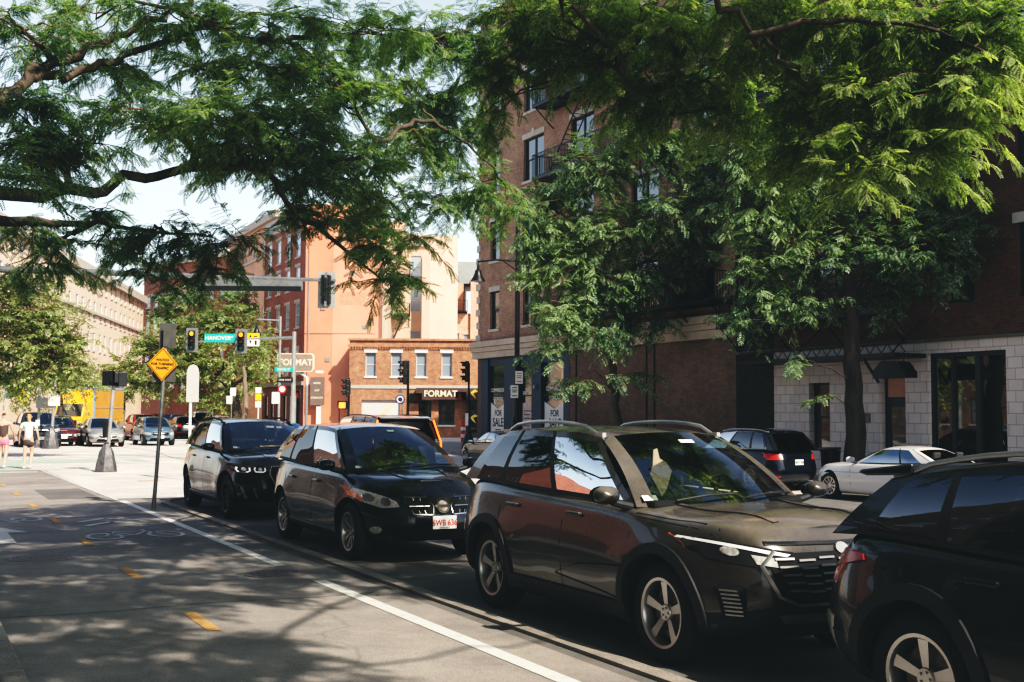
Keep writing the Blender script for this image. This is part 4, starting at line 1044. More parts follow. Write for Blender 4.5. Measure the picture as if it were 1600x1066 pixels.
def sticker(c,u,t,wd,ht,mat=m_signw,name='windscreen_sticker'):
    """small label on the inside of the windscreen; u across (-1..1), t up"""
    C=c.P['cabin']; W=c.W
    xb=C['a0']+.22*(1-u*u); zb_=c.zt(C['a0'])+.02*(1-u*u); xt=C['a1']+.1*(1-u*u); zt_=smooth_interp(C['roof'],C['a1'])-.045*(u*u)
    yb=u*W*interp(C['wb'],C['a0']); yt=u*W*interp(C['wr'],C['a1'])
    a=Vector((xb,yb,zb_)); b=Vector((xt,yt,zt_)); d=(b-a).normalized(); p=a.lerp(b,t); n=Vector((-d.z,0,d.x)); p=p+Vector((.035,0,.03))*math.sin(math.pi*t)+Vector((.004,0,.006))
    mb=MB(); yv=Vector((0,1,0)); mb.add([p-yv*wd/2,p+yv*wd/2,p+yv*wd/2+d*ht,p-yv*wd/2+d*ht],[(0,1,2,3)]); mb.build(name,mat,c.root)
sticker(c,-.86,.06,.13,.07); sticker(c,.05,.80,.14,.05)
c.place(XP,6.95+c.P['axles'][0],BACK); car1=c
# 2: blue-black small crossover with rounded headlights
P=suv(4.645,1.80,1.64,.93,1.08,1.12,.20,-1.60,-2.12,2.69,.94,.345,pt_navy,detail=1,flare=.03,spokes=5,twin=True,rimmat=m_alloy,sub=2,nf=3.4,
  fo=[(0,.16),(.1,.05),(.25,.0),(.5,.02),(.7,.07),(.85,.15),(1,.36)])
c=Car('parked_crossover','blue-black rounded crossover with teardrop headlights and a red-lettered white number plate',P,'cars parked along the bike path')
c.patch('headlight',[(.50,.68),(.66,.66),(.80,.72),(.87,.82),(.885,.90),(.80,.87),(.62,.80),(.52,.74)],'F',m_lens,.014,.02,h=.04,mirror=True)
for i,o in enumerate([o for o in c.root.children if o.name.startswith('headlight')]):
    s_=1 if i==0 else -1
    c.patch('turn_lamp',[((.79)*s_,.715),((.875)*s_,.81),(.893*s_,.915),(.84*s_,.888),(.80*s_,.80)],'F',m_amber,.024,.015,h=.03,parent=o)
    for yy,zz_ in ((.62,.735),(.745,.775)):
        c.patch('lamp_reflector',[(s_*(yy+.045*math.cos(a)),zz_+.045*math.sin(a)) for a in np.linspace(0,6.2,14)],'F',m_chrome,.022,.012,h=.03,parent=o)
c.patch('grille',[(-.44,.78),(.44,.78),(.38,.60),(-.38,.60)],'F',m_cin,.010,.03)
for s_ in (1,-1):
    c.line([(s_*.18,.79),(s_*.44,.79),(s_*.36,.60),(s_*.14,.59)],'F',m_chrome,.013,.018,name='grille_surround')
    for f in (.35,.68): c.line([(s_*(.175+.25*f),.78),(s_*(.145+.20*f),.60)],'F',m_chrome,.010,.016,name='grille_bar')
    c.line([(s_*.16,.69),(s_*.40,.69)],'F',m_chrome,.010,.016,name='grille_bar')
    c.line([(s_*.20,.82),(s_*.11,.69),(s_*.13,.585)],'F',m_chrome,.014,.02,name='grille_wing')
bd=c.patch('grille_badge',[(.085*math.cos(a),.69+.085*math.sin(a)) for a in np.linspace(0,2*math.pi,22)[:-1]],'F',m_chrome,.035,.03)[0]
c.patch('badge_inset',[(.06*math.cos(a),.69+.06*math.sin(a)) for a in np.linspace(0,2*math.pi,22)[:-1]],'F',m_iron,.038,.01,parent=bd)
c.patch('badge_bar',[(-.10,.675),(.10,.675),(.10,.705),(-.10,.705)],'F',m_chrome,.045,.02,parent=bd)
c.plate(2.3,.50,'6WB 636')
c.patch('lower_intake',[(-.52,.28),(.52,.28),(.60,.40),(-.60,.40)],'F',m_cin,.008,.02)
for s_ in (1,-1): c.patch('fog_lamp',[(s_*.70+.045*math.cos(a),.40+.045*math.sin(a)) for a in np.linspace(0,6.2,14)],'F',m_lens,.012,.02,h=.03)
c.doors([(1.05,1.12),(.05,.0),(-1.0,-1.2)],.3,1.06,0); c.handles([.20,-.85],.90)
c.line([(1.0,.32),(-.9,.34)],'S',m_satin,.028,.018,mirror=True,name='sill_strip')
c.line([(1.25,.70),(1.7,.62),(2.05,.42)],'T',m_cin,.008,.0015,mirror=True,name='bonnet_line'); c.line([(1.2,.40),(1.6,.34),(1.95,.26)],'T',pt_navy,.05,.010,mirror=True,name='bonnet_crease')
c.mirror(.98,1.13); sticker(c,-.82,.06,.09,.06); sticker(c,.08,.84,.10,.05)
mb=MB(); mb.tube([(-.05,-.48,1.62),(.0,-.5,1.82)],.006,5); mb.build('aerial',m_plastic,c.root)
mb=MB(); mb.add([(.62,-.30,1.10),(.60,.02,1.10),(.40,-.02,1.34),(.44,-.14,1.38)],[(0,1,2,3)]); mb.build('sun_shade',m_seatl,c.root)
c.place(XP-.03,13.5+c.P['axles'][0],BACK); car2=c
# 3: black crossover with round twin lights
P=suv(4.71,1.89,1.655,1.00,1.12,.98,.10,-1.66,-2.14,2.86,.86,.37,pt_black,detail=1,flare=.035,spokes=5,twin=True,rimmat=m_alloyd,sub=2)
c=Car('parked_crossover','glossy black crossover with twin ring headlights, farthest in the parked row',P,'cars parked along the bike path')
for o in c.patch('headlight',[(.42,.78),(.86,.80),(.89,.89),(.86,.93),(.44,.885)],'F',m_cin,.010,.02,h=.04,mirror=True):
    s_=1 if sum(v.co.y for v in o.data.vertices)>0 else -1
    for yy in (.52,.74):
        c.line([(s_*(yy-.07),.87),(s_*(yy-.075),.82),(s_*(yy-.04),.80),(s_*(yy+.07),.805),(s_*(yy+.085),.84),(s_*(yy+.07),.875)],'F',m_led,.022,.016,name='led_ring',parent=o)
        c.patch('projector',[(s_*(yy+.03*math.cos(a)),.845+.03*math.sin(a)) for a in np.linspace(0,6.2,12)],'F',m_lens,.02,.01,h=.03,parent=o)
for s_ in (1,-1):
    c.patch('grille',[(s_*.05,.90),(s_*.34,.89),(s_*.38,.78),(s_*.30,.60),(s_*.05,.58)],'F',m_cin,.014,.03)
    c.line([(s_*.05,.90),(s_*.34,.89),(s_*.38,.78),(s_*.30,.60),(s_*.06,.58)],'F',m_satin,.012,.018,name='grille_surround')
    c.line([(s_*.78,.56),(s_*.70,.36)],'F',m_satin,.03,.02,name='bumper_blade'); c.line([(s_*.62,.54),(s_*.56,.38)],'F',m_satin,.03,.02,name='bumper_blade')
    for k in range(5): c.line([(s_*(.10+k*.05),.88),(s_*(.10+k*.045),.62)],'F',m_plastic,.012,.03,name='grille_slat')
c.patch('lower_intake',[(-.5,.32),(.5,.32),(.62,.48),(-.62,.48)],'F',m_cin,.010,.02)
c.patch('lower_lip',[(-.75,.27),(.75,.27),(.7,.31),(-.7,.31)],'F',m_satin,.02,.03)
c.doors([(1.0,1.05),(.0,-.05),(-1.1,-1.25)],.36,1.08,0); c.handles([.16,-.92],.98); c.line([(.95,.33),(-1.0,.35)],'S',m_satin,.03,.018,mirror=True,name='sill_strip')
c.mirror(.84,1.18); c.rails(.05,-1.6,m_plastic,.05); sticker(c,-.75,.10,.11,.06); sticker(c,.2,.72,.14,.08); sticker(c,.45,.72,.10,.07); sticker(c,.05,.12,.5,.05,m_seatl,'dashboard_card')
c.line([(1.1,.45),(1.6,.40),(2.05,.34)],'T',pt_black,.05,.010,mirror=True,name='bonnet_crease')
c.place(XP+.02,19.5+c.P['axles'][0],BACK); car3=c
# 4: dark crossover in front, seen from its rear corner
P=suv(4.47,1.80,1.60,.95,1.06,.95,.05,-1.75,-2.08,2.66,.90,.365,pt_char,detail=1,flare=.05,spokes=5,twin=False,rimmat=m_alloy,sub=2,rimf=.66,nr=7.5)
P['cabin']['roof']=[(-1.85,1.44),(-1.5,1.50),(-.9,1.565),(-.3,1.585),(.05,1.55),(.15,1.54)]
c=Car('parked_crossover','near-black crossover showing its red tail light, cut off at the right edge',P,'cars parked along the bike path')
c.arches(.085,.02); c.sill(.2,.40,-.9,.95,off=.022)
c.patch('rear_bumper_cladding',[(-.84,.30),(.84,.30),(.86,.52),(.5,.56),(-.5,.56),(-.86,.52)],'R',m_plastic,.012,.04)
for i,o in enumerate(c.patch('tail_light',[(.50,.92),(.62,.86),(.72,.81),(.80,.80),(.80,1.0),(.52,.97)],'R',m_taill,.014,.02,h=.04,mirror=True)):
    s_=1 if i==0 else -1; c.patch('light_bar',[(s_*.58,.93),(s_*.77,.94),(s_*.77,.96),(s_*.58,.955)],'R',m_amber,.02,.01,h=.03,parent=o)
c.patch('side_tail_light',[(-2.13,.84),(-2.0,.90),(-1.74,.955),(-1.76,.985),(-2.13,.995)],'S',m_taill,.012,.03,h=.04,mirror=True)
c.patch('bumper_reflector',[(.70,.36),(.76,.36),(.82,.60),(.77,.62)],'R',m_satin,.02,.02,mirror=True,h=.04)
mb=MB(); mb.prism([(-1.60,1.505),(-2.00,1.455),(-2.03,1.435),(-1.96,1.42),(-1.60,1.44)],-.60,.60); mb.build('rear_spoiler',pt_char,c.root,bevel=.012)
c.patch('rear_handle',[(-.3,.80),(.3,.80),(.3,.84),(-.3,.84)],'R',m_plastic,.02,.02)
c.doors([(.95,1.0),(-.02,-.06),(-1.0,-1.18)],.38,1.04,0); c.handles([.15,-.88],.94)
c.mirror(.82,1.13); c.rails(-.05,-1.68,m_satin,.06)
c.place(XP+.02,5.52-c.L/2,BACK); car4=c
# ------------------------------------------------------------------ moving and far cars
def sedan(L,W,H,paint,xc=.85,a1=.10,d1=-1.05,d0=-1.62,wb_=2.72,foh=.92,rw=.325,zb=.95,zh=.80,deck=1.0,**k):
    P=suv(L,W,H,zh,zb,xc,a1,d1,d0,wb_,foh,rw,paint); h=L/2
    P['top']=[(-h,deck-.16),(-h+.12,deck-.02),(-h+.35,deck),(d0,deck-.0),(-.6,zb),(xc,zb-.03),(xc+.45,zb-.06),(h-.4,zh+.03),(h-.12,zh-.06),(h,zh-.14)]
    P['cabin']['wr']=[(d1,.60),(-.3,.63),(a1,.60)]; P['cabin']['wb']=[(d0,.80),(-1,.87),(0,.87),(xc,.84)]
    P['cabin']['cols']=[(.05,'p'),(.42,'t'),(.45,'p'),(.80,'t'),(.83,'p'),(.93,'t'),(1,'p')]; P['cabin']['blackpillar']=True
    P['bot']=[(-h,.32),(-h+.5,.22),(-.8,.17),(.8,.17),(h-.5,.20),(h,.26)]; P['flare']=.02; P.update(k); return P
def face(c,kind='sedan',tx=None):
    """front end of a small far car"""
    zh=c.zt(c.L/2-.1); a=zh-.10
    c.patch('headlight',[(.45,a-.10),(.60,a-.15),(.84,a-.10),(.86,a+.0),(.78,a+.02),(.50,a-.02)],'F',m_lens,.012,.02,mirror=True)
    c.patch('grille',[(-.38,a),(.38,a),(.42,a-.10),(.34,a-.17),(-.34,a-.17),(-.42,a-.10)],'F',m_cin,.012,.02)
    c.line([(-.36,a-.06),(.36,a-.06)],'F',m_chrome,.03,.02,name='grille_bar')
    c.patch('lower_intake',[(-.55,.26),(.55,.26),(.48,.40),(-.48,.40)],'F',m_cin,.010,.02)
    c.plate(0,.46,'',ink=m_ink)
def tail(c,lit=False,tx='',z=.80):
    c.patch('tail_light',[(.50,z),(.84,z-.02),(.88,z+.14),(.84,z+.18),(.55,z+.13)],'R',m_tailon if lit else m_taill,.012,.02,mirror=True)
    c.plate(0,z-.08,tx,False,ink=m_ink); c.patch('rear_reflector',[(.6,.42),(.8,.42),(.8,.46),(.6,.46)],'R',m_taill,.012,.02,mirror=True)
gL='cars waiting and moving at the junction'
def put(name,label,P,fx,fy,kind='F',h=BACK,group=gL,dz=0,lit=False,mz=None,plate=None,cat='car'):
    c=Car(name,label,P,group,cat); (face(c,tx=plate) if kind=='F' else tail(c,lit)); 
    c.mirror(P['cabin']['a0']-.12,c.zt(P['cabin']['a0'])+.05)
    d=Vector((math.cos(h),math.sin(h)))*(c.L/2)*(-1 if kind=='F' else 1)
    X,Y=fx+d.x,fy+d.y; c.place(X,Y,h,drop(X,Y)+dz); return c
put('moving_car','silver blue hatchback facing the camera nearest the diamond sign pole',suv(4.15,1.70,1.50,.84,1.0,1.15,.35,-1.35,-1.85,2.5,.82,.31,pt_sblue,nf=3.4),11.95,61.4)
put('moving_car','bright silver sedan facing the camera behind the bagged signal pole',sedan(4.85,1.83,1.45,pt_silver),9.15,60.0)
put('moving_car','maroon sedan with a chrome grille left of the bright silver one',sedan(4.85,1.85,1.46,pt_maroon),7.35,62.0)
put('moving_car','dark blue pickup-like car behind the two walkers and signal poles',suv(4.9,1.95,1.72,1.05,1.15,.9,.1,-1.7,-2.2,2.9,.95,.38,pt_slate),6.1,59.8)
put('moving_car','slate blue sedan half hidden behind the maroon one, below the yellow truck',sedan(4.8,1.83,1.5,pt_slate),8.6,72)
put('moving_car','bright red crossover between the silver sedan and the silver blue hatchback',suv(4.5,1.82,1.62,.95,1.08,.98,.12,-1.6,-2.05,2.65,.9,.34,pt_red),13.2,71.0)
put('moving_car','white estate car far up the road',suv(4.6,1.8,1.55,.9,1.02,1,.2,-1.6,-2.1,2.65,.9,.33,pt_white),29.0,128)
put('moving_car','light grey crossover queueing away from the camera near the dark tree trunk',suv(4.5,1.86,1.82,1.05,1.2,.9,.3,-1.9,-2.15,2.7,.85,.37,pt_silver),18.4,80,'R',AWAY)
put('moving_car','tan sedan queueing right behind the black crossover roof',sedan(4.7,1.8,1.45,pt_tan),17.6,69,'R',AWAY)
put('moving_car','black saloon waiting beside the white sign pole',sedan(4.7,1.8,1.47,pt_black),16.6,76,'R',AWAY)
for i,(px_,D,pp,lb_) in enumerate(((228,150,pt_black,'black car parked furthest up the road'),(243,138,pt_blue,'dark blue car parked far up the road'),(262,128,pt_maroon,'dark red car parked far up the road'),(279,118,pt_slate,'slate car parked far up the road'))):
    p=FW*D+RT*((px_-800)/FPX*D); put('distant_car',lb_,sedan(4.6,1.8,1.5,pp),p.x,p.y,'F',BACK-.2)
for px_,D,pp,lb_ in ((380,112,pt_sblue,'pale blue car parked beyond the trees left of the red brick side'),(397,100,pt_black,'black car parked beyond the trees left of the red brick side')):
    p=FW*D+RT*((px_-800)/FPX*D); put('distant_car',lb_,sedan(4.5,1.8,1.5,pp),p.x,p.y,'F',BACK+.5)
# far side of the street
c=put('moving_suv','tall black sport utility vehicle with upright orange-edged tail lights crossing towards the junction',suv(5.3,2.05,1.93,1.2,1.28,1.0,.3,-2.35,-2.55,3.07,1.0,.41,pt_black,nr=7),12.3,28.3,'X',AWAY,lit=True) if False else None
P=suv(5.3,2.04,1.97,1.2,1.28,1.0,.35,-2.38,-2.58,3.07,1.0,.41,pt_black,nr=8,sub=2); P['cabin']['wr']=[(-2.4,.76),(-.5,.78),(.35,.74)]; P['cabin']['wb']=[(-2.6,.93),(-1,.93),(0,.92),(1,.88)]
c=Car('moving_suv','tall black sport utility vehicle with upright orange-edged tail lights',P,None,'car')
for s_ in (1,-1):
    C=P['cabin']; 
    mb=MB(); pts=[(-2.66,s_*.955,.98),(-2.66,s_*.955,1.25),(-2.60,s_*.90,1.45),(-2.50,s_*.80,1.84)]; mb.tube(pts,.024,6); mb.build('tail_light',m_tailor,c.root)
mb=MB(); mb.cbox((-2.50,0,1.90),(.05,.30,.03)); mb.build('brake_light',m_tailor,c.root)
mb=MB(); mb.prism([(-2.3,1.93),(-2.55,1.90),(-2.56,1.87),(-2.3,1.88)],-.72,.72); mb.build('rear_spoiler',pt_black,c.root)
c.rails(.2,-2.2,m_plastic,.04); c.mirror(.9,1.32); c.plate(0,.85,'',False,ink=m_ink); c.place(11.9,31.2,AWAY,drop(11.9,31)); 
P=suv(4.92,1.96,1.76,1.02,1.15,1.0,.15,-1.85,-2.3,2.98,.88,.38,pt_blue,sub=2)
c=Car('kerbside_suv','dark blue sport utility vehicle showing its rear at the far kerb',P,'cars along the far kerb')
tail(c,False,'4AY7 R0',.92); c.patch('rear_badge',[(.05*math.cos(a),1.08+.05*math.sin(a)) for a in np.linspace(0,6.1,14)],'R',m_chrome,.012,.01,h=.03)
c.line([(.42+.95*k,0) for k in range(0)],'S',m_chrome) if False else None
for sg in (1,-1):
    mb=MB(); pts=[c.side(.06,.86,sg),c.side(.4,.93,sg),c.side(.75,.93,sg),c.side(.9,.8,sg),c.side(.93,.4,sg),c.side(.92,.06,sg),c.side(.5,.05,sg)]
    for p in pts: p.y+=sg*.012
    mb.tube(pts,.012,5); mb.build('window_trim',m_chrome,c.root)
c.rails(.1,-1.8,m_satin,.03); c.mirror(.88,1.2); c.place(22.35,25.2+2.46,AWAY,drop(22,27))
P=sedan(4.69,1.81,1.41,pt_white,xc=.72,a1=-.05,d1=-1.0,d0=-1.85,wb_=2.84,foh=.80,rw=.34,zb=.97,zh=.84,deck=1.02,sub=2,spokes=5,detail=1,twin=True)
P['cabin']['roof']=[(-1.9,1.10),(-1.5,1.27),(-1.0,1.385),(-.5,1.41),(-.15,1.385),(.1,1.30)]; P['cabin']['cols']=[(.06,'p'),(.60,'t'),(.625,'p'),(.86,'t'),(1,'p')]
c=Car('kerbside_coupe','white two-door coupe with a sweeping roof parked at the far kerb',P,'cars along the far kerb')
face(c); c.doors([(.72,.78),(-.72,-.6)],.3,.93,0); c.handles([-.5],.86); c.line([(1.7,.70),(0,.73),(-1.9,.80)],'S',m_cin,.007,.0015,mirror=True,name='shoulder_line')
c.mirror(.62,1.05); c.place(22.35,21.6,AWAY,drop(22,21))
P=sedan(4.75,1.78,1.43,pt_green,sub=2)
c=put('moving_car','grey-green sedan at the far kerb, seen between two parked crossovers',P,22.2,46.6,'F',AWAY,group='cars along the far kerb')
c.place(22.3,43.6,AWAY,drop(22,43)+.0); 
# box truck
m_tyel=M_('truck_yellow',(.85,.48,.04),.5,0,.08,1,coat=.3); m_tora=M_('truck_orange',(.62,.30,.06),.6,0,.12,.7); m_tblu=M_('truck_blue_frame',(.25,.38,.5),.5,0,.1)
tk=at(122,600,86); t=empty('box_truck',(tk.x,tk.y,0),R(-118),'yellow box truck with an orange side panel and blue frame edges behind the queue','truck')
mb=MB(); mb.box(-6.5,0,-1.2,1.2,1.0,3.55); mb.build('cargo_box',m_tyel,t,bevel=.03)
mb=MB(); mb.box(-6.3,-.25,1.205,1.23,1.15,3.4); mb.build('side_panel',m_tora,t)
mb=MB(); mb.box(-6.5,.03,1.22,1.25,3.4,3.58); mb.box(-.2,.04,1.15,1.25,1.0,3.4); mb.box(.005,.04,-1.25,1.15,3.4,3.58); mb.box(-6.5,-.25,1.232,1.26,2.0,2.06); mb.build('frame_edge',m_tblu,t)
mb=MB(); mb.prism([(.05,.55),(1.9,.55),(1.95,1.2),(1.75,1.35),(1.25,2.35),(.05,2.45)],-1.05,1.05); cb=mb.build('cab',m_tyel,t,bevel=.06)
mb=MB(); mb.add([(1.78,-.95,1.38),(1.78,.95,1.38),(1.29,.9,2.28),(1.29,-.9,2.28)],[(0,1,2,3)]); mb.build('windscreen',m_wind,cb)
mb=MB(); mb.box(1.93,1.97,-.7,.7,.7,1.1); mb.build('grille',m_plastic,cb)
for s_ in (1,-1):
    mb=MB(); mb.box(1.93,1.98,s_*.88-.12,s_*.88+.12,.8,1.0); mb.build('headlight',m_lens,cb)
for x_ in (1.0,-4.8):
    for s_ in (1,-1): mb=MB(); mb.lathe([(0,-.12),(.42,-.12),(.45,-.08),(.45,.08),(.42,.12),(0,.12)],24,Matrix.Translation((x_,s_*.98,.45))@Matrix.Rotation(R(90),4,'X')); mb.build('wheel',m_rubber,t)
mb=MB(); mb.box(-6.4,1.0,-.4,.4,.55,.98); mb.build('chassis',m_black,t)

# ------------------------------------------------------------------ signals and signs
m_lred=M_('unlit_red_lens',(.20,.02,.01),.25,0,.1,9); m_lyel=M_('unlit_amber_lens',(.30,.12,.01),.25,0,.1,9); m_lgrn=M_('unlit_green_lens',(.02,.18,.16),.25,0,.1,9)
m_lon=M_('lit_red_lens',(1,.28,.03),.3,0,.05,9,emit=2.2); m_lgon=M_('lit_green_lens',(.05,.8,.65),.3,0,.05,9,emit=.8); m_hand=M_('lit_hand',(1,.30,.05),.4,0,.1,20,emit=1.8)
m_hous=M_('signal_housing',(.016,.018,.018),.45,0,.2,6); m_bplate=M_('grey_backplate',(.20,.21,.21),.5,.2,.1,4)
def head(parent, loc, yaw, lenses=(m_lred,m_lyel,m_lgrn), size=.30, plate=False, horiz=False):
    """three-section head; local -y is the face"""
    T=Matrix.Translation(loc)@Matrix.Rotation(yaw,4,'Z')
    mb=MB(T); n=len(lenses); sp=size*1.15
    for k in range(n): mb.cbox((0,.02,(k-(n-1)/2)*sp),(size*1.12,.2,sp*.98))
    mb.cbox((0,.14,0),(size*.5,.06,n*sp*.8))
    h=mb.build('signal_head',m_hous,parent,bevel=.03)
    if plate: q=MB(T); q.cbox((0,.03,0),(size*1.12+.28,.012,n*sp+.26)); q.build('backplate',m_bplate,h,bevel=.004)
    for k,l in enumerate(lenses):
        z=((n-1)/2-k)*sp; q=MB(T@Matrix.Translation((0,-.085,z))@Matrix.Rotation(R(90),4,'X')); q.lathe([(0,.03),(size*.22,.022),(size*.4,0)],20); q.build('lens',l,h,True)
        q=MB(T@Matrix.Translation((0,-.08,z))@Matrix.Rotation(R(90),4,'X')); r=size*.46
        vs=[];fs=[];m=18
        for i in range(m+1):
            a=R(-35)+R(250)*i/m
            for (d,rr) in ((0,r),(.24-.10*abs(math.cos(a))*(1 if math.sin(a)<.5 else .3),r)): vs.append((rr*math.cos(a),rr*math.sin(a),d))
        fs=[(2*i,2*i+1,2*i+3,2*i+2) for i in range(m)]; q.add(vs,fs); v=q.build('visor',m_hous,h,True); v.modifiers.new('s','SOLIDIFY').thickness=.008
    return h
def pedbox(parent, loc, yaw, lit=None):
    T=Matrix.Translation(loc)@Matrix.Rotation(yaw,4,'Z'); mb=MB(T); mb.cbox((0,0,0),(.45,.24,.42)); mb.box(-.23,.23,-.24,-.12,.19,.215); mb.box(-.23,-.205,-.24,-.12,-.1,.19); mb.box(.205,.23,-.24,-.12,-.1,.19)
    h=mb.build('pedestrian_signal',m_hous,parent,bevel=.02); q=MB(T); q.box(-.17,.17,-.13,-.122,-.15,.15); q.build('lens',lit or m_lred,h); return h
FACE=RZ     # local -y towards the camera
def pole(name,label,loc,h,r=.06,top=None,mat=m_black,base=True,cat='traffic signal',group=None):
    t=empty(name,loc,RZ,label,cat,group); mb=MB(); tp=top or (0,0,h); mb.tube([(0,0,.0),tp],[r,r*.85],12); mb.build('pole',mat,t,True)
    if base: mb=MB(); mb.lathe([(.22,0),(.22,.08),(.17,.14),(.14,.55),(.16,.6),(r+.01,.72),(r,.74)],16); mb.build('pole_base',mat,t,True)
    return t
def Gd(px,D): p=FW*D+RT*((px-800)/FPX*D); return (p.x,p.y,drop(p.x,p.y))
# big mast arm across the top left with a head seen from behind
a0=at(-60,419,42); a1=at(524,438.5,41)
t=empty('mast_arm_signal',(a0.x,a0.y,0),RZ,'long grey mast arm with a grey backplated signal hanging at its tip','traffic signal')
iv=(Matrix.Translation(t.location)@Matrix.Rotation(RZ,4,'Z')).inverted(); l=lambda v: iv@v
mb=MB(); mb.tube([(0,0,0),(0,0,7.3)],[.17,.12],14); mb.build('pole',m_galv,t,True)
mb=MB(); e0=l(a0); e1=l(a1); mb.tube([e0,e0.lerp(e1,.5),e1],[.13,.105,.055],14); mb.build('mast_arm',m_galv,t,True)
p=l(at(421,437,41)); mb=MB(); mb.box(p.x-2.9,p.x+.95,.25,.28,p.z-.24,p.z+.22); q=mb.build('street_sign_back',m_galv,t); 
mb=MB(); mb.box(p.x-2.85,p.x+.9,.235,.249,p.z-.28,p.z-.10); mb.build('sign_stiffener',m_hous,t)
p=l(at(510,453,41)); hd=head(t,(p.x,p.y-.05,p.z),math.pi,size=.3); mb=MB(); mb.cbox((p.x,p.y+.06,p.z),(.62,.012,1.28)); mb.build('backplate',M_('pale_backplate',(.36,.37,.36),.5,.2,.1,4),hd,bevel=.005)
mb=MB(); mb.box(p.x-.04,p.x+.04,p.y-.2,p.y-.12,p.z-.6,p.z+.6); mb.build('bracket',m_galv,t)
# far mast with the two lit heads and the street name
b=Gd(459,57); t=empty('junction_signal_mast',b,RZ,'grey signal mast holding two lit signals and the green HANOVER sign','traffic signal')
mb=MB(); mb.tube([(0,0,0),(0,0,5.75)],[.14,.10],14); mb.tube([(0,0,0),(0,0,2.6)],[.15,.15],14); mb.build('pole',m_steel,t,True)
mb=MB(); mb.tube([(0,0,5.45),(-2.0,0,5.38),(-5.2,0,5.2)],[.09,.07,.04],12); mb.build('mast_arm',m_galv,t,True)
sx=lambda px:(px-459)/FPX*57
for i,px_ in enumerate((300,377)): head(t,(sx(px_),-.12,5.30-.04*i),0,(m_lon,m_lyel,m_lgrn),.27,True)
mb=MB(); mb.box(sx(319),sx(367),-.06,-.04,5.2,5.62); s1=mb.build('street_name_sign',m_signg,t)
text_part('HANOVER',.27,m_signw,s1,TM((sx(340),-.066,5.405)),'lettering',.002,bold=.004); text_part('ST',.14,m_signw,s1,TM((sx(362),-.066,5.45)),'lettering',.002,bold=.002)
mb=MB(); mb.box(sx(386),sx(405),-.06,-.04,5.38,5.66); mb.build('yellow_sign',m_signy,t)
mb=MB(); mb.box(sx(386),sx(405),-.06,-.04,5.02,5.36); y=mb.build('route_sign',m_signw,t)
mb=MB(); mb.prism([(sx(389),5.3),(sx(393),5.3),(sx(391),5.12)],-.066,-.06); mb.box(sx(398),sx(401),-.066,-.06,5.08,5.3); mb.build('route_arrow',m_ink,y)
mb=MB(); mb.prism([(sx(389),5.45),(sx(393),5.45),(sx(391),5.6)],-.066,-.06); mb.box(sx(396),sx(402),-.066,-.06,5.47,5.52); mb.build('sign_print',m_ink,t)
mb=MB(); mb.box(-.9,.0,-.16,-.14,3.78,4.0); s2=mb.build('street_name_sign',m_signg,t); text_part('CROSS ST',.15,m_signw,s2,TM((-.45,-.168,3.88)),'lettering',.002,bold=.002)
mb=MB(); mb.box(-.75,.0,-.16,-.14,3.25,3.5); s3=mb.build('one_way_sign',m_ink,t); text_part('ONE WAY',.13,m_signw,s3,TM((-.38,-.168,3.37)),'lettering',.002)
# bell lamps
def bell(parent,loc,s=1.0):
    mb=MB(Matrix.Translation(loc)@Matrix.Scale(s,4)); mb.lathe([(.0,.62),(.05,.6),(.06,.45),(.13,.40),(.14,.30),(.20,.15),(.30,0),(.32,-.05),(.30,-.05)],20); o=mb.build('lamp_shade',m_black,parent,True)
    mb=MB(Matrix.Translation(loc)@Matrix.Scale(s,4)); mb.lathe([(0,-.12),(.16,-.08),(.26,-.03)],16); mb.build('lamp_glass',m_lens,o,True)
t=pole('street_lamp','black street lamp post with a bell shade on a long arm before FOR SALE windows',Gd(808,51),11.5,.12,cat='street lamp')
mb=MB(); mb.lathe([(.45,0),(.45,.25),(.36,.35),(.30,.9),(.34,1.0),(.22,1.25),(.20,1.8),(.23,1.85),(.13,2.1)],20); mb.build('fluted_base',m_black,t,True)
z=8.35; sxp=lambda px:(px-808)/FPX*51
mb=MB(); mb.tube([(0,0,8.85),(sxp(775),0,8.9),(sxp(746),0,8.82)],.04,8); mb.tube([(0,0,8.4),(sxp(785),0,8.86)],.025,6); mb.tube([(sxp(746),0,8.82),(sxp(746),0,8.6)],.03,6); mb.build('lamp_arm',m_black,t,True); bell(t,(sxp(746),0,8.0),1.05)
for (x_,z_,txt,c1_) in ((.10,3.72,'2 HOUR',m_red),(-.10,3.1,'BUS',m_ink)):
    mb=MB(); mb.cbox((x_,-.16,z_),(.34,.012,.56)); s1=mb.build('parking_sign',m_signw,t)
    mb=MB(); [mb.box(x_-w_,x_+w_,-.17,-.166,z_+q_,z_+q_+.035) for w_,q_ in ((.11,.16),(.12,.05),(.10,-.03),(.12,-.2))]; mb.build('sign_print',c1_,s1)
t=pole('street_lamp','slender grey street lamp post with a bell shade left of the orange end wall',Gd(437,60),6.7,.07,mat=m_steel,cat='street lamp')
mb=MB(); mb.tube([(0,0,6.5),(-1.2,0,6.55)],.035,8); mb.build('lamp_arm',m_steel,t,True); bell(t,(-1.22,0,5.75),.85)
mb=MB(); mb.cbox((-.15,-.1,2.5),(.4,.012,.6)); mb.build('parking_sign',m_signw,t); mb=MB(); mb.lathe([(0,0),(.22,0),(.22,.01)],18,Matrix.Translation((.18,-.12,2.95))@Matrix.Rotation(R(90),4,'X')); s1=mb.build('prohibition_sign',m_red,t)
mb=MB(); mb.lathe([(0,0.012),(.15,.012)],18,Matrix.Translation((.18,-.12,2.95))@Matrix.Rotation(R(90),4,'X')); mb.build('sign_disc',m_signw,s1)
t=pole('street_lamp','small lamp post with a short arm far left before the long cream building',Gd(131,110),7.2,.07,cat='street lamp',mat=m_steel)
